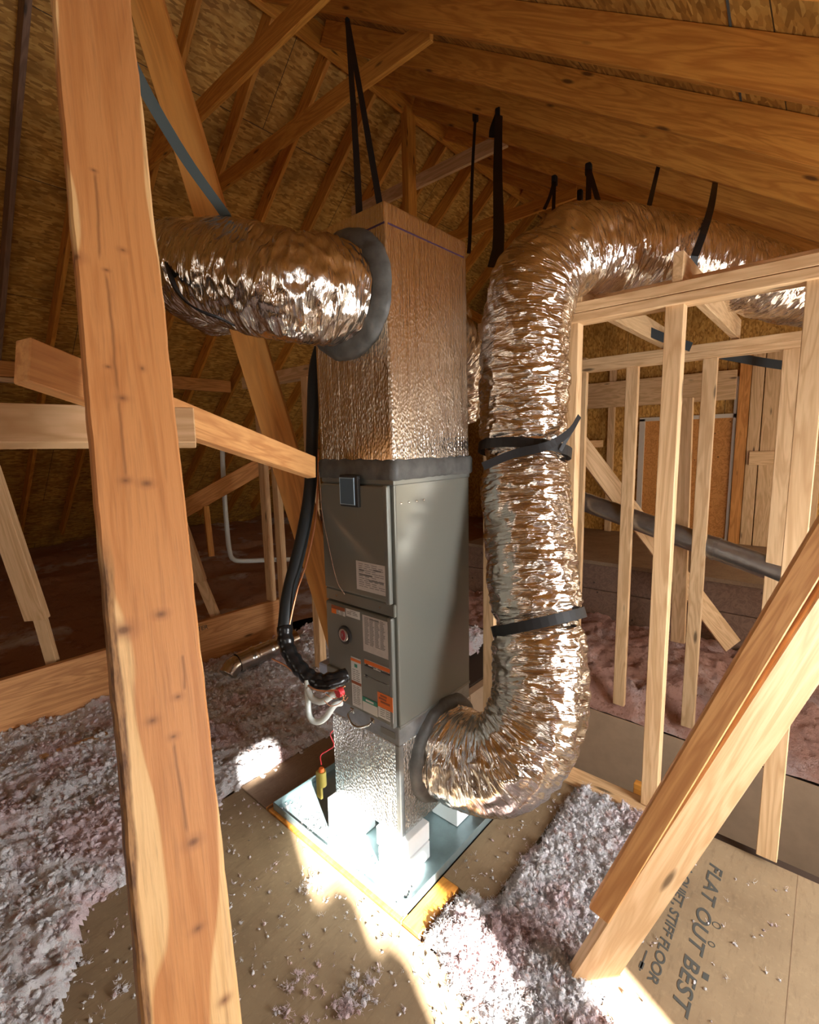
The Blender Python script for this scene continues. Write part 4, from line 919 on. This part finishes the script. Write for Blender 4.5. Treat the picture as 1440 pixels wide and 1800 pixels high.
def h_left(x, y):
    e = edge1(x)+.05*fbm(x, y, 6, 3, 3)
    if y < e-.01 or (x > 2.34 and y < 2.06): return None
    t = min(1, max(0, (y-e)/.10)); g = min(1, max(0, (y-e)/.8))
    return -.006+t*(.022+.018*ridged(x, y, 9, 1))+g*.035*(1+.9*fbm(x, y, 3, 2, 5))
insulation_with_clumps('loose_insulation', -1.1, 3.75, 1.1, 3.745, .016, h_left, 'insulation', 'white and pink loose fibre insulation covering the floor at the left of the furnace', 9000, .005, .017, 90000)
def h_right(x, y):
    ex = 1.165+.04*fbm(x, y, 7, 2, 8); lo = .44-.30*max(0, min(1, (1.36-x)/.1))-.02*fbm(x, y, 9, 2, 2); hi = .88 if x > 1.42 else 1.0
    ex -= .12*max(0, min(1, (.95-y)/.25))
    hi += .02*fbm(x, y, 12, 2, 4)
    if x < ex-.01 or y < lo or y > hi or x > 2.275: return None
    t = min(1, max(0, min((x-ex)/.05, (y-lo)/.05, (hi-y)/.05)))
    return -.01+t*(.012+.020*ridged(x, y, 11, 2)+.016*fbm(x, y, 4, 2, 1))
insulation_with_clumps('loose_insulation', .95, 2.29, -.1, 1.08, .0105, h_right, 'insulation', 'heap of pink and white loose insulation between drain pan and slogan panel', 6500, .004, .013, 80000)
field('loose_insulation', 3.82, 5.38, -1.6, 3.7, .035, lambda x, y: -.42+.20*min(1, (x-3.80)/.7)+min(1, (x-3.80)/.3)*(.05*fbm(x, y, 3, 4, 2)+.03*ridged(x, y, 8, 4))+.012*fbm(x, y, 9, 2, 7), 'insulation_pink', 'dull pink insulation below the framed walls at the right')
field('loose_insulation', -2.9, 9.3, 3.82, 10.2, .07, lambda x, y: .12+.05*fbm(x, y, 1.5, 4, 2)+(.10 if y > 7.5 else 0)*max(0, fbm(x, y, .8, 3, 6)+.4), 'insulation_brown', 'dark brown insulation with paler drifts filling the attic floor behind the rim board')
# stray tufts on the floor panels and in the pan
V, F, pts = [], [], []
for _ in range(620):
    x, y = random.uniform(.25, 1.15), random.uniform(.5, 2.2)
    pts.append((x, y, .002))
for _ in range(90): pts.append((random.uniform(1.19, 1.30), random.uniform(1.12, 1.95), .019))
for _ in range(60): pts.append((random.uniform(1.42, 2.2), random.uniform(.89, 1.07), .012))
for _ in range(45): pts.append((random.uniform(1.4, 2.3), random.uniform(0, .42), .002))
clumps(V, F, pts, .0018, .0065)
big = []
for (cx, cy, n_, sp) in [(.86, 1.05, 46, .028), (.78, 1.22, 16, .03), (.62, 1.15, 30, .03), (1.02, 1.5, 10, .02), (.7, 1.9, 12, .05), (.45, 1.7, 14, .04)]:
    for _ in range(n_): big.append((cx+random.gauss(0, sp*1.8), cy+random.gauss(0, sp*.8), random.uniform(.002, .012)))
clumps(V, F, big, .004, .010)
fibres(V, F, big*3, 2500, .012); fibres(V, F, pts, 2500, .006)
o = link('stray_tufts', meshfrom('stray_tufts', V, F), 'insulation', None, True); tag(o, 'small white fibre tufts scattered over the floor panels and the pan', 'fluff', kind='stuff')
